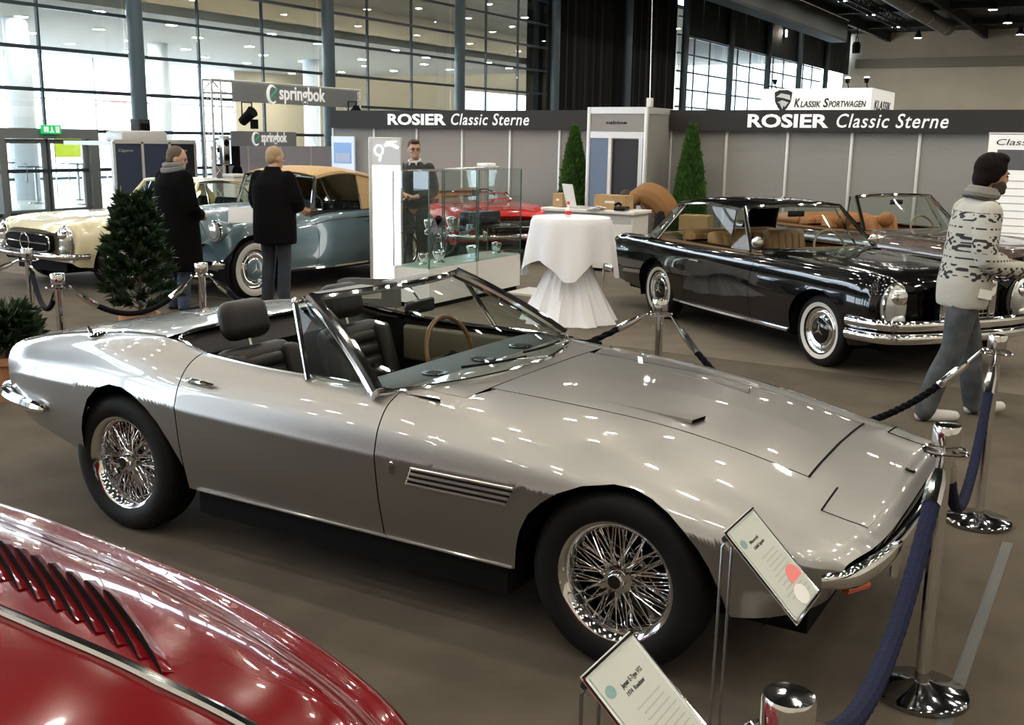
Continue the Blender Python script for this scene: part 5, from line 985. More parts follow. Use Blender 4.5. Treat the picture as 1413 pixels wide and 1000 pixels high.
# salesman in dark pullover and glasses
P = dict(STAND); P.update(head=(.03, 0, 1.70), neck=(0, 0, 1.56), chest=(0, 0, 1.34), pelvis=(0, 0, .99), shoulderL=(0, .19, 1.47), shoulderR=(0, -.19, 1.47), wristL=(.24, .04, 1.10), wristR=(.25, -.05, 1.13), elbowL=(.02, .27, 1.17), elbowR=(.02, -.27, 1.17), look=R(28), hipL=(0, .09, .96), hipR=(0, -.09, .96), kneeL=(.02, .10, .52), kneeR=(.02, -.10, .52))
P['handL'] = (.3, -.5, 0); P['handR'] = (.3, .5, 0)
o, MH = person('young salesman with glasses and dark pullover behind the light pillar', (-8.20, 11.38, 0), R(-70), P, dict(hair=[((-.028, 0, .050), (.095, .084, .095)), ((-.06, 0, 0), (.05, .074, .07)), ((.055, 0, .105), (.045, .06, .03))], hairm=mat('dark brown hair', (.045, .025, .014), .7), trousers=mat('dark green trousers', (.012, .02, .018), .85)))
c = MB(); rings_coat(c, [(.95, 0, 0, .15, .20), (1.05, 0, 0, .15, .20), (1.25, 0, 0, .155, .21), (1.40, -.005, 0, .15, .225), (1.50, -.01, 0, .11, .17), (1.555, -.01, 0, .07, .08)])
for k in 'LR': limb(c, [P['shoulder' + k], P['elbow' + k], Vector(P['elbow' + k]) * .35 + Vector(P['wrist' + k]) * .65], [.080, .064, .050])
fused(c, 'pullover', mat('charcoal pullover', (.022, .02, .022), .9, sheen=.2), .012, 5, o)
c = MB(); c.tube([Vector((.005 + .07 * math.cos(a), .075 * math.sin(a), 1.57 - .02 * math.cos(a))) for a in np.linspace(0, 2 * math.pi, 20, endpoint=False)], .014, 6, closed=True)
for s in (-1, 1): c.add([(.08, s * .01, 1.555), (.075, s * .065, 1.575), (.105, s * .05, 1.50)], [(0, 1, 2), (2, 1, 0)])
c.build('shirt_collar', M_white, o)
c = MB()
for s in (-1, 1): c.tube([MH @ Vector((.098, s * .032 + .024 * math.cos(a), .010 + .017 * math.sin(a))) for a in np.linspace(0, 2 * math.pi, 14, endpoint=False)], .0028, 5, closed=True); c.tube([MH @ Vector((.098, s * .056, .014)), MH @ Vector((0, s * .084, .012))], .0028, 5)
c.build('glasses', M_gloss_black, o)
# visitor in patterned cardigan walking to the right
P = dict(STAND); P.update(head=(.13, 0, 1.655), neck=(.065, 0, 1.51), chest=(.04, 0, 1.30), pelvis=(0, 0, .95), shoulderL=(.05, .185, 1.42), shoulderR=(.05, -.185, 1.42), elbowL=(.10, .24, 1.15), elbowR=(.04, -.25, 1.13), wristL=(.32, .16, 1.08), wristR=(.30, -.20, 1.06), hipL=(0, .09, .92), hipR=(0, -.09, .92),
          kneeL=(.14, .10, .52), ankleL=(.22, .10, .10), toeL=(.39, .11, .045), kneeR=(-.06, -.10, .50), ankleR=(-.20, -.10, .095), toeR=(-.03, -.12, .03), look=R(0), nod=R(4), curl=.8)
M_knit = bpy.data.materials.new('patterned knit'); M_knit.use_nodes = True; nt = M_knit.node_tree; bs = nt.nodes['Principled BSDF']; bs.inputs['Roughness'].default_value = .95
def _n(op, a, b=None):
    q = nt.nodes.new('ShaderNodeMath'); q.operation = op
    for i, v in enumerate((a, b)):
        if v is None: continue
        if isinstance(v, (int, float)): q.inputs[i].default_value = v
        else: nt.links.new(v, q.inputs[i])
    return q.outputs[0]
tc = nt.nodes.new('ShaderNodeTexCoord'); sx = nt.nodes.new('ShaderNodeSeparateXYZ'); nt.links.new(tc.outputs['Object'], sx.inputs[0]); X, Y, Z = sx.outputs
u = _n('ADD', _n('MULTIPLY', X, 62.), _n('MULTIPLY', Y, 48.)); v = _n('MULTIPLY', Z, 70.)
motif = _n('ADD', _n('MULTIPLY', _n('SINE', u), _n('SINE', v)), _n('MULTIPLY', _n('SINE', _n('MULTIPLY', u, 2.)), _n('COSINE', _n('MULTIPLY', v, 2.)))); band = _n('SINE', _n('ADD', _n('MULTIPLY', Z, 31.), 1.2))
upper = _n('MULTIPLY', _n('GREATER_THAN', Z, .98), _n('LESS_THAN', Z, 1.43)); fac = _n('MULTIPLY', _n('MULTIPLY', _n('GREATER_THAN', motif, .22), _n('GREATER_THAN', band, -.25)), upper); line = _n('MULTIPLY', _n('GREATER_THAN', _n('ABSOLUTE', band), .985), _n('GREATER_THAN', _n('SINE', _n('MULTIPLY', u, 3.)), -.1)); fac = _n('MAXIMUM', fac, _n('MULTIPLY', line, upper))
no = nt.nodes.new('ShaderNodeTexNoise'); no.inputs['Scale'].default_value = 120; nt.links.new(tc.outputs['Object'], no.inputs['Vector'])
mx = nt.nodes.new('ShaderNodeMix'); mx.data_type = 'RGBA'; mx.inputs['A'].default_value = (.46, .45, .40, 1); mx.inputs['B'].default_value = (.025, .025, .03, 1); nt.links.new(fac, mx.inputs['Factor']); nt.links.new(mx.outputs['Result'], bs.inputs['Base Color'])
bp = nt.nodes.new('ShaderNodeBump'); bp.inputs['Strength'].default_value = .6; bp.inputs['Distance'].default_value = .008; nt.links.new(no.outputs['Fac'], bp.inputs['Height']); nt.links.new(bp.outputs['Normal'], bs.inputs['Normal'])
o, MH = person('dark-haired visitor in a cream patterned cardigan and grey jeans, walking right', (-.97, 7.68, 0), R(30.4), P, dict(skin=M_skin2, leg=1.06, hair=[((-.024, 0, .056), (.108, .097, .108)), ((-.066, 0, -.008), (.062, .086, .085)), ((.02, 0, .118), (.07, .076, .045)), ((-.02, .074, .02), (.045, .022, .06)), ((-.02, -.074, .02), (.045, .022, .06))], hairm=mat('black curly hair', (.007, .005, .004), .85, spec=.12, bump=.9, bscale=50), trousers=M_jean2, shoe=mat('white trainers', (.55, .55, .52), .6)))
b_ = MB(); s_ = MB()
for s in (-1, 1): b_.ell((.03, s * .055, -.06), (.055, .012, .045), 10, 8, MH)
b_.ell((.075, 0, -.088), (.025, .034, .026), 12, 8, MH); fused(b_, 'beard', mat('short dark beard', (.05, .032, .022), .9), .008, 2, o)
c = MB(); rings_coat(c, [(.79, .01, 0, .15, .215), (.84, .01, 0, .158, .225), (.95, .015, 0, .165, .232), (1.1, .03, 0, .158, .225), (1.25, .04, 0, .155, .225), (1.38, .05, 0, .145, .23), (1.46, .055, 0, .115, .17), (1.52, .065, 0, .085, .09)])
for k in 'LR': limb(c, [P['shoulder' + k], P['elbow' + k], P['wrist' + k]], [.090, .076, .056])
fused(c, 'cardigan', M_knit, .012, 5, o)
c = MB(); c.tube([Vector((.07 + .085 * math.cos(a), .09 * math.sin(a), 1.545 - .012 * math.cos(a))) for a in np.linspace(0, 2 * math.pi, 24, endpoint=False)], .032, 8, closed=True); c.tube([Vector((.075 + .078 * math.cos(a), .083 * math.sin(a), 1.572 - .012 * math.cos(a))) for a in np.linspace(0, 2 * math.pi, 24, endpoint=False)], .020, 8, closed=True); c.build('knit_collar', mat('grey knit collar', (.22, .21, .19), .95, bump=.6, bscale=90), o)
MB().tube([Vector((.068 + .113 * math.cos(a), .118 * math.sin(a), 1.505 - .03 * math.cos(a))) for a in np.linspace(0, 2 * math.pi, 24, endpoint=False)], .008, 6, closed=True).build('camera_strap', M_shoe, o)
MB().cbox((0, 0, 0), (.09, .004, .06), Matrix.Translation((.06, -.238, .90)) @ Matrix.Rotation(R(10), 4, 'Y')).build('paper_badge', M_white, o)
e = fixed(MB().rbox((0, 0, 0), (.05, .11, .075), .012), 'compact_camera', M_gloss_black, None); e.location = Vector((-.97, 7.68, 0)) + Matrix.Rotation(R(30.4), 3, 'Z') @ Vector((.43, -.02, 1.10)); e.rotation_euler = (0, 0, R(30.4)); tag(e, 'small black camera held by the visitor in the cardigan', 'camera'); MB().lathe([(.024, 0), (.024, .03), (.018, .03)], 14, 'X', (.025, 0, 0)).build('lens_barrel', M_steel, e)
# helper in brown jacket bending over behind the counter
P = dict(STAND); P.update(pelvis=(-.02, 0, .82), chest=(.28, 0, 1.02), neck=(.48, 0, 1.04), head=(.60, 0, 1.00), shoulderL=(.42, .18, 1.02), shoulderR=(.42, -.18, 1.02), elbowL=(.46, .25, .96), elbowR=(.46, -.25, .96), wristL=(.66, .16, .955), wristR=(.66, -.16, .955), hipL=(-.02, .09, .80), hipR=(-.02, -.09, .80), kneeL=(.06, .10, .45), kneeR=(.06, -.10, .45), ankleL=(-.02, .11, .09), ankleR=(-.02, -.11, .09), nod=R(55))
o, MH = person('helper in a brown jacket bending forward at the end of the counter', (-6.12, 14.86, 0), R(182), P, dict(hair=[((-.025, 0, .045), (.095, .084, .097))], hairm=MATS['dark brown hair'], trousers=mat('black trousers', (.010, .010, .011), .9)))
c = MB(); limb(c, [(-.04, 0, .86), (.10, 0, 1.00), (.28, 0, 1.06), (.46, 0, 1.03)], [.19, .205, .205, .12])
for k in 'LR': limb(c, [P['shoulder' + k], P['elbow' + k], P['wrist' + k]], [.095, .075, .058])
fused(c, 'jacket', mat('brown suede jacket', (.24, .12, .04), .85), .014, 6, o)
# distant woman at the springbok stand
P = dict(STAND); P.update(wristL=(.22, .1, 1.05), wristR=(.22, -.1, 1.05), elbowL=(.0, .25, 1.10), elbowR=(.0, -.25, 1.10))
o, MH = person('distant person with long dark hair and black jacket beside the truss', (-17.75, 17.75, 0), R(-150), P, dict(hair=[((-.02, 0, .040), (.10, .088, .10)), ((-.07, 0, -.08), (.05, .085, .14))], hairm=MATS['dark brown hair'], trousers=MATS['black trousers'])); o.scale = (.80,) * 3
c = MB(); rings_coat(c, [(.80, 0, 0, .15, .19), (1.0, 0, 0, .14, .18), (1.2, 0, 0, .14, .19), (1.36, 0, 0, .14, .21), (1.44, 0, 0, .10, .15), (1.5, 0, 0, .065, .07)])
for k in 'LR': limb(c, [P['shoulder' + k], P['elbow' + k], P['wrist' + k]], [.08, .068, .05])
fused(c, 'jacket', M_navy, .015, 5, o)
# ================================================================ BARRIERS
M_rope = mat('navy rope', (.010, .013, .036), .85, spec=.15, bump=.3, bscale=80); M_rope_b = mat('black braid', (.007, .007, .010), .9, spec=.08)
pole_me = MB().lathe([(.024, .02), (.024, .90)], 20).mesh('pole', M_chrome, 40)
base_me = MB().lathe([(.155, 0), (.16, .004), (.16, .018), (.15, .026), (.06, .034), (.028, .05), (.02, .05)], 40).mesh('base_plate', mat('polished dark base', (.35, .35, .36), .08, 1), 40)
cap_me = MB().lathe([(.034, .885), (.042, .89), (.045, .90), (.045, .955), (.042, .962), (.01, .965)], 24).mesh('cap', M_chrome, 40)
_r = MB(); _r.tube([Vector((.075 * math.cos(a) * (1 if int(k / 3) % 2 else .9), .075 * math.sin(a) * (1 if int(k / 3) % 2 else .9), .872)) for k, a in enumerate(np.linspace(0, 2 * math.pi, 24, endpoint=False))], .006, 6, closed=True)
for k in range(4): a = k * math.pi / 2; _r.cyl((.02 * math.cos(a), .02 * math.sin(a), .872), (.07 * math.cos(a), .07 * math.sin(a), .872), .006, n=6)
ring_me = _r.mesh('hook_ring', M_chrome, 40)
def stanchion(a, b, lab):
    e = thing('barrier_post', lab, 'barrier post', (a, b, 0), 0, 'chrome barrier posts')
    link('base_plate', base_me, e); link('pole', pole_me, e); link('cap', cap_me, e); link('hook_ring', ring_me, e); return Vector((a, b, .872))
S1 = stanchion(-.45, 3.58, 'chrome barrier post right at the silver car nose'); S2 = stanchion(-.51, 5.52, 'chrome barrier post on its round base behind the nose post, right edge'); S3 = stanchion(-.40, 1.60, 'chrome barrier post of which only the cap rises at the bottom edge')
S4 = stanchion(-2.32, 5.64, 'chrome barrier post rising behind the silver bonnet'); S5 = stanchion(-5.96, 4.33, 'chrome barrier post behind the tail of the silver car'); S6 = stanchion(-7.45, 5.16, 'leftmost chrome barrier post in front of the cream car'); S7 = stanchion(-5.69, 5.30, 'chrome barrier post in front of the man with the scarf')
S8 = stanchion(-8.9, 4.2, 'chrome barrier post outside the left picture edge')
def rope(A, B, sag, lab, r=.019, m=None, braid=False, clip=.13):
    A, B = Vector(A), Vector(B); d = (B - A); d.z = 0; d.normalize(); A = A + d * .07; B = B - d * .07
    f = lambda t: A + (B - A) * t + Vector((0, 0, -4 * sag * t * (1 - t))); L = (B - A).length; tc_ = clip / max(L, .3)
    e = thing('barrier_rope', lab, 'rope', (0, 0, 0), 0, 'barrier ropes'); n = 90; pts = [f(tc_ + (1 - 2 * tc_) * i / n) for i in range(n + 1)]
    core = MB(); 
    if braid:
        core.tube(pts, r * .8, 8)
        for ph_ in (0, 2.1, 4.2):
            st = []
            for i in range(n + 1):
                t = pts[min(i + 1, n)] - pts[max(i - 1, 0)]; t.normalize(); u_ = t.cross(Vector((0, 0, 1))).normalized(); w_ = t.cross(u_); q = i * 1.15 + ph_; st.append(pts[i] + (u_ * math.cos(q) + w_ * math.sin(q)) * r * .55)
            core.tube(st, r * .55, 6)
    else: core.tube([p for p in pts], [r * (1 + .05 * math.sin(i * 2.2)) for i in range(n + 1)], 10)
    core.build('cord', m or M_rope, e)
    for t0, t1 in ((0, tc_), (1, 1 - tc_)):
        h = MB(); h.tube([f(t0), f(t0 + (t1 - t0) * .5)], .007, 6); h.tube([f(t0 + (t1 - t0) * .4), f(t0 + (t1 - t0) * .75), f(t1 + (t1 - t0) * .35)], [r * .75, r * 1.15, r * 1.15], 10); h.build('end_hook', M_chrome, e)
rope(S1, S3, .33, 'thick navy rope hanging from the nose post to the bottom edge', .026); rope(S2, S1, .45, 'navy rope drooping between the two right-hand posts', .022); rope(S4, S2, .52, 'black braided rope between the bonnet post and the right-hand post', .019, M_rope_b, True)
rope(S7, S4, .52, 'dark rope from the scarf man post to the bonnet post', .019, M_rope_b, True); rope(S5, S7, .22, 'dark rope from the tail post towards the leafy plant', .019, M_rope_b); rope(S6, S5, .25, 'dark rope between the two leftmost posts', .019, M_rope_b); rope(S8, S6, .2, 'dark rope leaving the picture on the left', .019, M_rope_b)
tag(MB().box(-.37, -.325, 3.3, 5.3, .0005, .0025).build('floor_tape', mat('clear floor tape', (.07, .072, .068), .4, spec=.35), smooth=0), 'strip of shiny clear tape on the carpet beside the right-hand posts', 'tape')
# ================================================================ INFORMATION STANDS
def info_stand(label, a, b, za, length, drop, cat, texts, dots=False):
    e = thing('info_stand', label, 'sign', (a, b, 0), 0, 'acrylic information stands')
    ex, ey = Vector((0, 1, 0)), Vector((-length, 0, drop)).normalized(); Lg = math.hypot(length, drop); O = Vector((length, 0, za - drop)); M = frame(O, ex, ey); w = .225
    MB().cbox((w / 2, Lg / 2, -.003), (w + .02, Lg + .02, .004), M).build('acrylic_board', mat('milky acrylic edge', (.72, .76, .74), .15, spec=.6), e); pp = MB().cbox((w / 2, Lg / 2, .001), (w - .01, Lg - .012, .002), M).build('paper_sheet', mat('printed paper', (.50, .53, .48), .6), e)
    for y in (-.003, Lg + .003): MB().tube([M @ Vector((-.01, y, .002)), M @ Vector((w + .01, y, .002))], .005, 6).build('edge_rail', M_chrome, e)
    for x in (-.01, w + .01): MB().tube([M @ Vector((x, 0, 0)), M @ Vector((x, Lg, 0))], .0035, 6).build('side_rail', M_chrome, e)
    for x in (.02, .11): 
        p = M @ Vector((x, Lg - .015, -.008)); MB().tube([p, Vector((p.x - .02, p.y - .01, p.z - .03)), Vector((p.x - .03, p.y + .0, .012))], .0045, 6).build('leg', mat('thin grey rod', (.25, .25, .25), .25, .8), e)
    MB().lathe([(.10, 0), (.10, .01), (.02, .014)], 24, 'Z', (-.03, .075, 0)).build('foot_plate', M_steel, e)
    MB().tube([M @ Vector((.01, Lg - .01, -.02)), M @ Vector((.03, Lg - .03, -.035))], .012, 8).build('clamp', M_chrome, e)
    F = lambda x, y: M @ Matrix.Translation((x, y, .0025))
    for s_, x, y, wd, hg in texts: text('printed_line', s_, .02, M_ink, e, F(x, y), width=wd, height=hg, bold=.0004, depth=.0003)
    lg_ = MB(); lg_.prism([(.024 + .018 * math.cos(t), .014 * math.sin(t)) for t in np.linspace(0, 2 * math.pi, 16, endpoint=False)], .0, .0006, F(.01, Lg - .055)); lg_.build('round_logo', mat('teal print', (.20, .33, .33), .6), e, smooth=0)
    ln = MB(); rnd = random.Random(3)
    for k in range(11): x0 = .06 + .01 * rnd.random(); ln.cbox((x0 + .05 + .03 * rnd.random(), Lg - .12 - .0155 * k, .0026), (.10 + .05 * rnd.random(), .0035, .0004), M)
    ln.build('fine_print', mat('grey print', (.38, .40, .37), .6), e, smooth=0)
    if dots:
        MB().prism([(.17 + .048 * math.cos(t), .085 + .034 * math.sin(t)) for t in np.linspace(-.4, math.pi + .4, 20)], 0, .0008, F(0, 0)).build('pink_sticker', mat('pink sticker', (.80, .22, .20), .5), e, smooth=0); MB().prism([(.13 + .045 * math.cos(t), .035 + .03 * math.sin(t)) for t in np.linspace(0, 2 * math.pi, 20, endpoint=False)], 0, .0008, F(0, 0)).build('white_sticker', M_white, e, smooth=0)
info_stand('slanted acrylic information stand with a pink sticker before the silver front wheel', -.905, 2.775, .755, .215, .215, 'sign', [('Maserati', .07, .235, .07, .010), ('Ghibli Spyder', .07, .215, .09, .010)], True)
info_stand('slanted acrylic information stand reading E-Type at the bottom edge', -.875, 1.815, .755, .215, .20, 'sign', [('Jaguar E-Type V12', .075, .225, .10, .011), ('1974  Roadster', .075, .205, .085, .010)])
# ================================================================ DRAPED BAR TABLE
M_linen = mat('white linen', (.80, .80, .82), .8, bump=.1, bscale=40)
tb = thing('bar_table', 'tall bar table under a knotted white cloth beside the black coupe', 'table', (-5.0, 9.68, 0))
sk = []; n = 72
for i in range(26):
    t = i / 25; z = .01 + .99 * t; rb = .40 * (1 - t) ** 1.25 + .085 + (.12 * max(0, (t - .75) / .25) ** 1.5); sk.append([((rb * (1 + .07 * (1 - t) * math.sin(9 * a + 1.3) + .035 * math.sin(23 * a + 5 * t))) * math.cos(a), (rb * (1 + .07 * (1 - t) * math.sin(9 * a + 1.3) + .035 * math.sin(23 * a + 5 * t))) * math.sin(a), z) for a in np.linspace(0, 2 * math.pi, n, endpoint=False)])
MB().rings(sk, True, False).build('skirt', M_linen, tb)
dc = []; n = 96
for i in range(24):
    ring = []
    for a in np.linspace(0, 2 * math.pi, n, endpoint=False):
        sq = .62 / max(abs(math.cos(a + .35)), abs(math.sin(a + .35))); drop = max(0, min(.60, (sq - .40) * 1.15 + .16)); t = i / 23
        if t < .35: q = t / .35; r_ = .40 * q; z = 1.085
        else: q = (t - .35) / .65; fold = .035 * math.sin(8 * a + 2.1) * q; r_ = .40 + .012 + (.05 * q + fold) + .09 * q * (sq - .62) / .25 - .02 * q * q; z = 1.085 - .015 * min(1, q * 6) - drop * q
        ring.append((r_ * math.cos(a), r_ * math.sin(a), z))
    dc.append(ring)
MB().rings(dc, True, False).build('top_cloth', M_linen, tb); MB().lathe([(.39, 1.05), (.395, 1.08)], 40).build('table_top', M_steel, tb); MB().cyl((0, 0, .02), (0, 0, 1.05), .03).build('column', M_steel, tb)
e = thing('table_bottle', 'small red and white bottle standing on the bar table', 'bottle', (-5.03, 9.66, 1.088)); MB().lathe([(.028, 0), (.03, .01), (.03, .07), (.012, .10), (.012, .13)], 16).build('body', M_white, e); MB().lathe([(.0305, .02), (.0305, .06)], 16).build('paper_band', mat('red label', (.6, .03, .03), .5), e); MB().lathe([(.014, .125), (.014, .15), (.004, .155)], 12).build('cap', MATS['red label'], e)
# ================================================================ LIGHT PILLAR
lp = thing('light_pillar', 'tall glowing white light pillar with a car picture at its top', 'light box', (-8.02, 10.5, 0), R(28)); w = .40
MB().rbox((0, .07, .93), (w, .14, 1.86), .01).build('housing', M_alu, lp); MB().box(-w / 2 + .05, w / 2 - .01, -.006, 0, .03, 1.52).build('glowing_panel', mat('glowing panel', (1, 1, 1), .4, emit=(1, .98, .95), emit_s=3.2), lp, smooth=0)
pc = MB().box(-w / 2 + .05, w / 2 - .01, -.006, 0, 1.525, 1.83).build('picture_panel', mat('grey photo print', (.30, .31, .32), .4, emit=(.30, .31, .32), emit_s=.8), lp, smooth=0)
q = MB(); M_pw = mat('photo highlights', (.8, .82, .85), .4, emit=(1, 1, 1), emit_s=1.2); q.tube([(-.07 + .05 * math.cos(a), -.008, 1.70 + .06 * math.sin(a)) for a in np.linspace(0, 2 * math.pi, 18, endpoint=False)], .012, 5, closed=True); q.tube([(-.05, -.008, 1.64), (-.06, -.008, 1.57)], .014, 5); q.tube(smooth_curve([(.0, -.008, 1.76), (.08, -.008, 1.77), (.17, -.008, 1.73)], 5), .02, 5); q.tube([(.02, -.008, 1.80), (.15, -.008, 1.81)], .008, 5); q.build('printed_headlamp', M_pw, lp)
# ================================================================ SHOWCASES
def showcase(b0, b1, lab):
    e = thing('glass_showcase', lab, 'showcase', (-7.1, b0, 0), 0, 'glass showcases'); L = b1 - b0; D = .5; H_ = 1.5; zb = .45
    MB().box(.02, D, 0, L, .06, zb).build('plinth', M_white, e, smooth=0); MB().box(.05, D - .03, .03, L - .03, 0, .06).build('kick_board', M_black, e, smooth=0)
    for (x0, x1, y0, y1) in ((D - .006, D, 0, L), (.02, .026, 0, L), (.026, D - .006, 0, .006), (.026, D - .006, L - .006, L)): MB().box(x0, x1, y0, y1, zb, H_).build('pane', M_cglass, e, smooth=0)
    for z in (.82, 1.16): MB().box(.03, D - .01, .01, L - .01, z, z + .006).build('shelf', M_cglass, e, smooth=0)
    MB().box(.02, D, 0, L, H_, H_ + .008).build('top_pane', M_cglass, e, smooth=0); MB().box(.03, D - .01, .01, L - .01, zb, zb + .012).build('floor_glass', mat('green glass edge', (.45, .62, .54), .15, spec=.6), e, smooth=0)
    for x, y in ((D, 0), (D, L), (.02, 0), (.02, L)): MB().box(x - .008, x + .004, y - .005, y + .005, zb, H_).build('corner_strip', mat('glass edge green', (.05, .11, .09), .2), e, smooth=0)
showcase(9.42, 10.38, 'glass showcase on a white plinth nearer the light pillar'); showcase(10.42, 11.40, 'glass showcase on a white plinth nearer the bar table')
e = thing('car_radio', 'black boxed radio displayed in the showcase nearer the bar table', 'radio', (-6.85, 10.75, .826)); MB().rbox((0, .1, .09), (.25, .55, .17), .012).build('body', M_gloss_black, e); MB().box(.126, .13, -.12, .32, .05, .13).build('dial_glass', mat('dial glass', (.03, .035, .04), .1), e)
for y in (-.13, .33): MB().lathe([(.02, 0), (.018, .02)], 12, 'X', (.126, y, .06)).build('knob', M_chrome, e)
e = thing('badge_plate', 'dark shield shaped badge standing on the upper showcase shelf', 'badge', (-6.85, 10.75, 1.168)); MB().prism([(-.07, .10), (.0, .085), (.07, .10), (.075, .05), (.04, .0), (-.04, .0), (-.075, .05)], -.006, .006, frame((0, 0, 0), (0, 1, 0), (0, 0, 1))).build('shield', mat('dark enamel', (.03, .03, .035), .25), e); MB().ell((.008, 0, .05), (.004, .02, .02), 12, 8).build('star', M_chrome, e)
for i, (y, z, s_) in enumerate(((9.6, .46, 1), (9.9, .46, 1.2), (10.15, .826, 1), (11.15, .46, 1.1), (9.7, .826, .9), (10.6, .464, 1.3))):
    e = thing('chrome_lamp_part', 'chrome headlamp part on display in the showcase, %s' % ['far left at the bottom', 'bottom centre of the left showcase', 'middle shelf, left showcase', 'bottom right corner', 'middle shelf far left', 'bottom left of the right showcase'][i], 'car part', (-6.8, y, z + .002), 0, 'chrome parts on display'); MB().lathe([(.05 * s_, 0), (.055 * s_, .015), (.03 * s_, .03), (.045 * s_, .06), (.06 * s_, .12), (.055 * s_, .14), (.01, .15)], 18).build('shell', M_chrome, e); MB().lathe([(.052 * s_, .122), (.02, .146)], 18).build('glass', M_lens, e)
e = thing('model_propeller', 'white paper leaflets spread on top of the showcase', 'leaflets', (-6.88, 10.75, 1.51)); e.name = 'leaflet_spread'
for k in range(5): MB().cbox((0, 0, 0), (.21, .15, .004), Matrix.Translation((.02 * k - .03, -.35 + .17 * k, .003 + .004 * k)) @ Matrix.Rotation(.5 * k, 4, 'Z')).build('leaflet', M_white, e)
fixed(MB().rbox((0, .28, .04), (.16, .2, .04), .015), 'folded_cloth', M_linen, e)
tag(fixed(MB().rbox((-6.30, 11.2, .02), (.42, .55, .036), .008), 'floor_board', M_white, None), 'flat white board lying on the carpet by the right showcase', 'board')
# ================================================================ RECEPTION COUNTER
ct = thing('reception_counter', 'white reception counter in front of the stand cabin', 'counter', (-7.55, 13.75, 0)); Lc = 1.42
MB().box(0, Lc, 0, .55, .05, .80).build('body', M_white, ct, smooth=0); MB().rbox((Lc / 2, .26, .86), (Lc + .08, .64, .05), .01).build('worktop', M_white, ct); MB().box(.02, Lc - .02, -.004, .0, .70, .82).build('front_rail', M_alu, ct, smooth=0); MB().box(.05, Lc - .05, .02, .5, 0, .05).build('kick_board', M_black, ct, smooth=0); MB().box(.0, Lc, .0, .55, .80, .838).build('upper_frame', M_alu, ct, smooth=0)
for k in range(3): MB().box(.03 + .465 * k, .465 + .465 * k - .0, -.006, -.0, .08, .68).build('front_panel', M_white, ct, smooth=0)
M_card = mat('brown cardboard', (.42, .27, .13), .85, var=.06, vscale=10)
def carton(lab, x, y, z, d, rz=0):
    e = thing('cardboard_box', lab, 'box', (x, y, z), rz); MB().box(-d[0] / 2, d[0] / 2, -d[1] / 2, d[1] / 2, 0, d[2]).build('body', M_card, e, smooth=0); MB().box(-.025, .025, -d[1] / 2 - .001, d[1] / 2 + .001, d[2], d[2] + .001).build('tape', mat('packing tape', (.55, .42, .25), .3), e, smooth=0); MB().box(-d[0] * .15, d[0] * .15, -d[1] / 2 - .002, -d[1] / 2, d[2] * .45, d[2] * .6).build('address_label', M_white, e, smooth=0)
carton('small yellowish carton on the left end of the counter', -7.42, 14.0, .888, (.16, .2, .20)); carton('wide open carton on the right half of the counter', -6.58, 14.06, .888, (.50, .28, .20)); carton('tall brown carton beside the right thuja', -5.62, 14.9, 0, (.42, .4, .80), R(8))
lt = thing('laptop', 'white laptop with raised lid on the counter', 'laptop', (-7.12, 14.0, .888), R(150)); MB().rbox((0, 0, .01), (.34, .24, .02), .006).build('keyboard_deck', M_alu, lt); Ml = Matrix.Translation((0, .12, .015)) @ Matrix.Rotation(R(-14), 4, 'X'); MB().rbox((0, .006, .17), (.28, .012, .34), .005, 2, Ml).build('lid', M_white, lt)
e = thing('paper_pile', 'crumpled white papers on the middle of the counter', 'papers', (-6.72, 13.72, .888))
for k in range(4): MB().cbox((0, 0, 0), (.21, .15, .006), Matrix.Translation((.03 * k, .01 * k, .004 + .012 * k)) @ Matrix.Rotation(.7 * k, 4, 'Z') @ Matrix.Rotation(.06 * k, 4, 'X')).build('sheet', M_white, e)
e = thing('telephone', 'dark telephone on the right end of the counter', 'telephone', (-6.32, 13.78, .888)); fixed(MB().rbox((0, 0, .03), (.17, .2, .06), .015), 'base', M_gloss_black, e); MB().tube(smooth_curve([(-.06, -.09, .08), (-.06, 0, .10), (-.06, .09, .08)], 5), .02, 8).build('handset', M_black, e)
# ================================================================ CHAIRS
def shell_chair(label, a, b, rz, m, hole=True):
    e = thing('stacking_chair', label, 'chair', (a, b, 0), rz, 'visitor chairs'); fixed(MB().rbox((0, 0, .45), (.42, .44, .03), .014), 'seat', m, e); rows = []
    for (z0, z1, y0, y1) in ((.60, .67, -.24, .24), (.67, .76, -.24, -.10), (.67, .76, .10, .24), (.76, .82, -.24, .24)) if hole else ((.55, .86, -.23, .23),):
        rows = []; n = 10
        for y in lin(y0, y1, n): rows.append([(-.20 - .10 * (z - .5) - .04 * (1 - (y / .24) ** 2), y, z - (.025 * (abs(y) / .24) ** 6 if z > .8 else 0)) for z in (z0, z1)])
        bk = MB(); bk.grid(rows); bk.grid([[(p[0] - .02, p[1], p[2]) for p in r_] for r_ in rows], True)
        bk.rings([[*[r_[1] for r_ in rows]], [*[(r_[1][0] - .02, r_[1][1], r_[1][2]) for r_ in rows]]], False, False); bk.rings([[*[r_[0] for r_ in rows]], [*[(r_[0][0] - .02, r_[0][1], r_[0][2]) for r_ in rows]]], False, False); fixed(bk, 'backrest', m, e)
    for s in (-1, 1): MB().tube(smooth_curve([(.20, s * .21, .012), (.17, s * .20, .43), (-.16, s * .20, .44), (-.24, s * .21, .012)], 6), .011, 8).build('leg_frame', M_chrome, e); MB().tube([(-.17, s * .19, .44), (-.23, s * .20, .62)], .011, 8).build('back_stay', M_chrome, e)
shell_chair('grey plastic chair with a slot in its back behind the silver windscreen', -5.02, 6.45, R(115), mat('grey plastic', (.13, .13, .13), .5)); shell_chair('dark leather chair with chrome legs behind the bar table', -5.95, 12.5, R(70), mat('dark brown leather', (.035, .025, .02), .5), False)
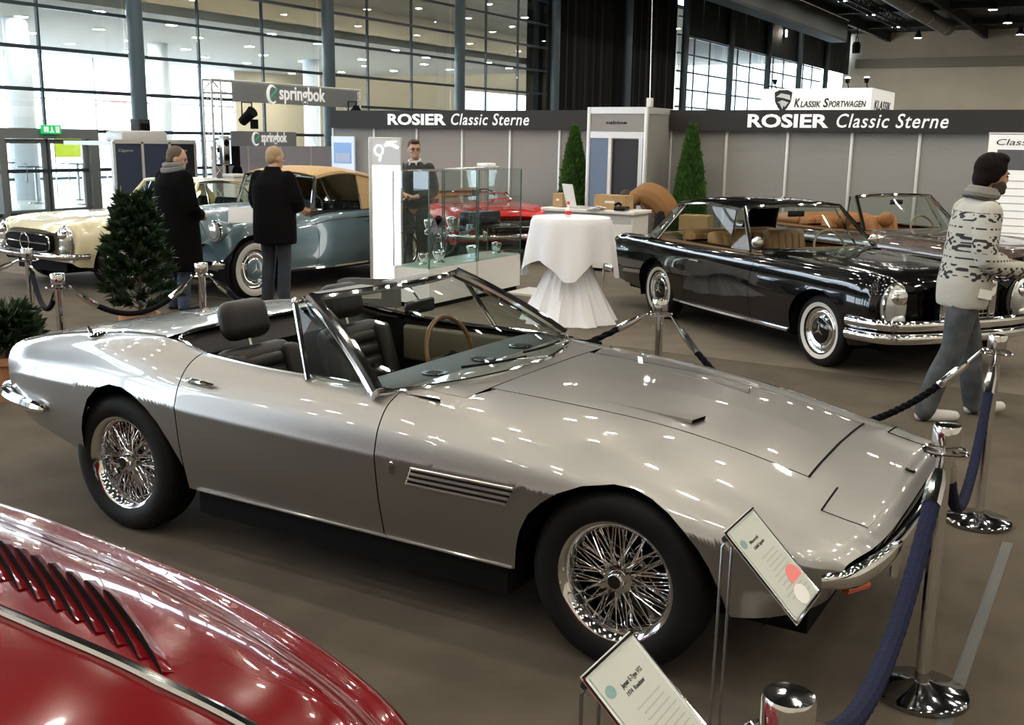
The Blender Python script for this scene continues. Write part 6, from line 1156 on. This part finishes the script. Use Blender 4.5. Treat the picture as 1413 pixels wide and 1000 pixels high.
# ================================================================ ROLL-UP BANNER, EASEL CARD
rb = thing('rollup_banner', 'white roll-up banner with a car picture behind the visitor in the cardigan', 'banner', (-1.85, 15.85, 0)); MB().box(0, 1.0, -.01, .0, .06, 2.02).build('banner_sheet', mat('banner white', (.74, .73, .70), .5, emit=(1, .98, .94), emit_s=.25), rb, smooth=0); MB().rbox((.5, 0, .03), (1.04, .14, .06), .02).build('cassette', M_alu, rb); MB().rbox((.5, 0, 2.03), (1.02, .03, .03), .01).build('top_bar', M_alu, rb); MB().cyl((.5, .03, .05), (.5, .03, 2.03), .012).build('mast', M_alu, rb)
MB().box(.12, .95, -.014, -.011, 1.55, 1.82).build('printed_photo', mat('photo grey', (.12, .12, .13), .5), rb, smooth=0); text('banner_headline', 'Classic', .1, M_ink, rb, frame((.1, -.014, 1.88), (1, 0, 0), (0, 0, 1)), width=.5, height=.08, shear=.2)
ln = MB()
for k in range(8): ln.box(.14, .86, -.013, -.011, 1.40 - .1 * k, 1.412 - .1 * k)
ln.build('printed_text_lines', MATS['grey print'], rb, smooth=0)
e = thing('price_card', 'white price card propped on the blue cabriolet front wing', 'sign', (-8.76, 8.78, .872), R(14)); MB().cbox((0, 0, 0), (.30, .005, .21), Matrix.Translation((.03, -.02, .10)) @ Matrix.Rotation(R(28), 4, 'Z') @ Matrix.Rotation(R(-38), 4, 'X')).build('card', mat('pale card', (.62, .64, .66), .5), e); MB().cyl((.03, .06, .0), (.03, .02, .13), .006, n=6).build('prop', M_steel, e)
# ================================================================ PLANTS
def leaf_cloud(n, place, size, m, name, parent, seed=1, fold=.25):
    r = np.random.default_rng(seed); V = []; F = []
    for i in range(n):
        p, d, s = place(r, i); d = d / np.linalg.norm(d); u = np.cross(d, r.normal(size=3)); u /= np.linalg.norm(u); nrm_ = np.cross(d, u); s *= size; k = len(V)
        V += [p, p + d * s * .45 + u * s * .17 + nrm_ * s * fold * .15, p + d * s + nrm_ * s * -.08, p + d * s * .45 - u * s * .17 + nrm_ * s * fold * .15]; F += [(k, k + 1, k + 2), (k, k + 2, k + 3)]
    me = bpy.data.meshes.new(name); me.from_pydata([tuple(v) for v in V], [], F); me.materials.append(m); o = link(name, me, parent); o['kind'] = 'stuff'; return o
M_laurel = mat('laurel leaf', (.018, .04, .016), .35, spec=.5, var=.4, vscale=20); M_thuja = mat('thuja green', (.038, .115, .012), .7, var=.45, vscale=14); M_bark = mat('bark', (.06, .04, .025), .9); M_terra = mat('terracotta', (.42, .20, .10), .8, var=.1, vscale=12)
def laurel(label, a, b, H_, seed, pot=True):
    e = thing('potted_laurel', label, 'plant', (a, b, 0)); MB().lathe([(.11, 0), (.15, .26), (.175, .27), (.175, .32), (.15, .32), (.14, .28)], 28).build('pot', M_terra, e); MB().lathe([(.145, .285), (.01, .29)], 20).build('soil', M_bark, e); MB().tube(smooth_curve([(0, 0, .28), (.015, .01, .6), (-.01, 0, H_ * .8), (0, 0, H_ - .05)], 6), [.016] * 6 + [.012] * 6 + [.008] * 7, 8).build('stem', M_bark, e)
    br = MB(); r = np.random.default_rng(seed + 50); tips = []
    for k in range(64):
        z = .32 + (H_ - .41) * (k / 63) ** .9; a_ = k * 2.4; L = ((.235 if H_ > 1 else .17) * (1 - (z - .36) / (H_ - .30)) ** .7 + .05) * (.75 + .4 * r.random()); t = Vector((L * math.cos(a_), L * math.sin(a_), z + .12 - .16 * max(0, .5 - z))); br.tube([(0, 0, z), t], [.006, .003], 5); tips.append((np.array([0, 0, z]), np.array(t)))
    br.build('branches', M_bark, e)
    def place(r, i):
        p0, p1 = tips[i % len(tips)]; t = .25 + .75 * r.random() ** .7; p = p0 + (p1 - p0) * t; d = (p1 - p0) * 2.2 + r.normal(size=3) * .22; d[2] += .10; return p, d, .7 + .6 * r.random()
    leaf_cloud(4200 if H_ > 1 else 1300, place, .10, M_laurel, 'foliage', e, seed)
laurel('bushy laurel in a pot between the cream car and the man with the scarf', -7.42, 6.18, 1.30, 3); laurel('laurel in a terracotta pot at the left picture edge', -6.74, 4.44, .62, 9)
def thuja(label, a, b, H_, seed):
    e = thing('thuja', label, 'plant', (a, b, 0)); MB().lathe([(.13, 0), (.17, .25), (.18, .30), (.15, .30)], 24).build('pot', M_gloss_black, e); MB().cyl((0, 0, .25), (0, 0, H_ * .8), .025, .01).build('stem', M_bark, e)
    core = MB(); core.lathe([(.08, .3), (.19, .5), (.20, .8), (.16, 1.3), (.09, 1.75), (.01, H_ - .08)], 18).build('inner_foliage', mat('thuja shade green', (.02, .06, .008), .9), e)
    def place(r, i):
        t = r.random() ** .85; z = .30 + (H_ - .34) * t; R_ = .255 * min(1, (z - .25) / .22) ** .6 * max(.02, 1 - ((z - .3) / (H_ - .28)) ** 1.9) * (.9 + .2 * r.random()); a_ = r.random() * 6.283; p = np.array([R_ * math.cos(a_), R_ * math.sin(a_), z]); d = np.array([math.cos(a_) * .5, math.sin(a_) * .5, 1.0]) + r.normal(size=3) * .25; return p, d, .6 + .6 * r.random()
    leaf_cloud(5200, place, .085, M_thuja, 'foliage', e, seed)
thuja('slender green thuja left of the stand cabin', -8.22, 15.95, 2.10, 4); thuja('slender green thuja right of the stand cabin', -6.15, 15.95, 2.12, 6)
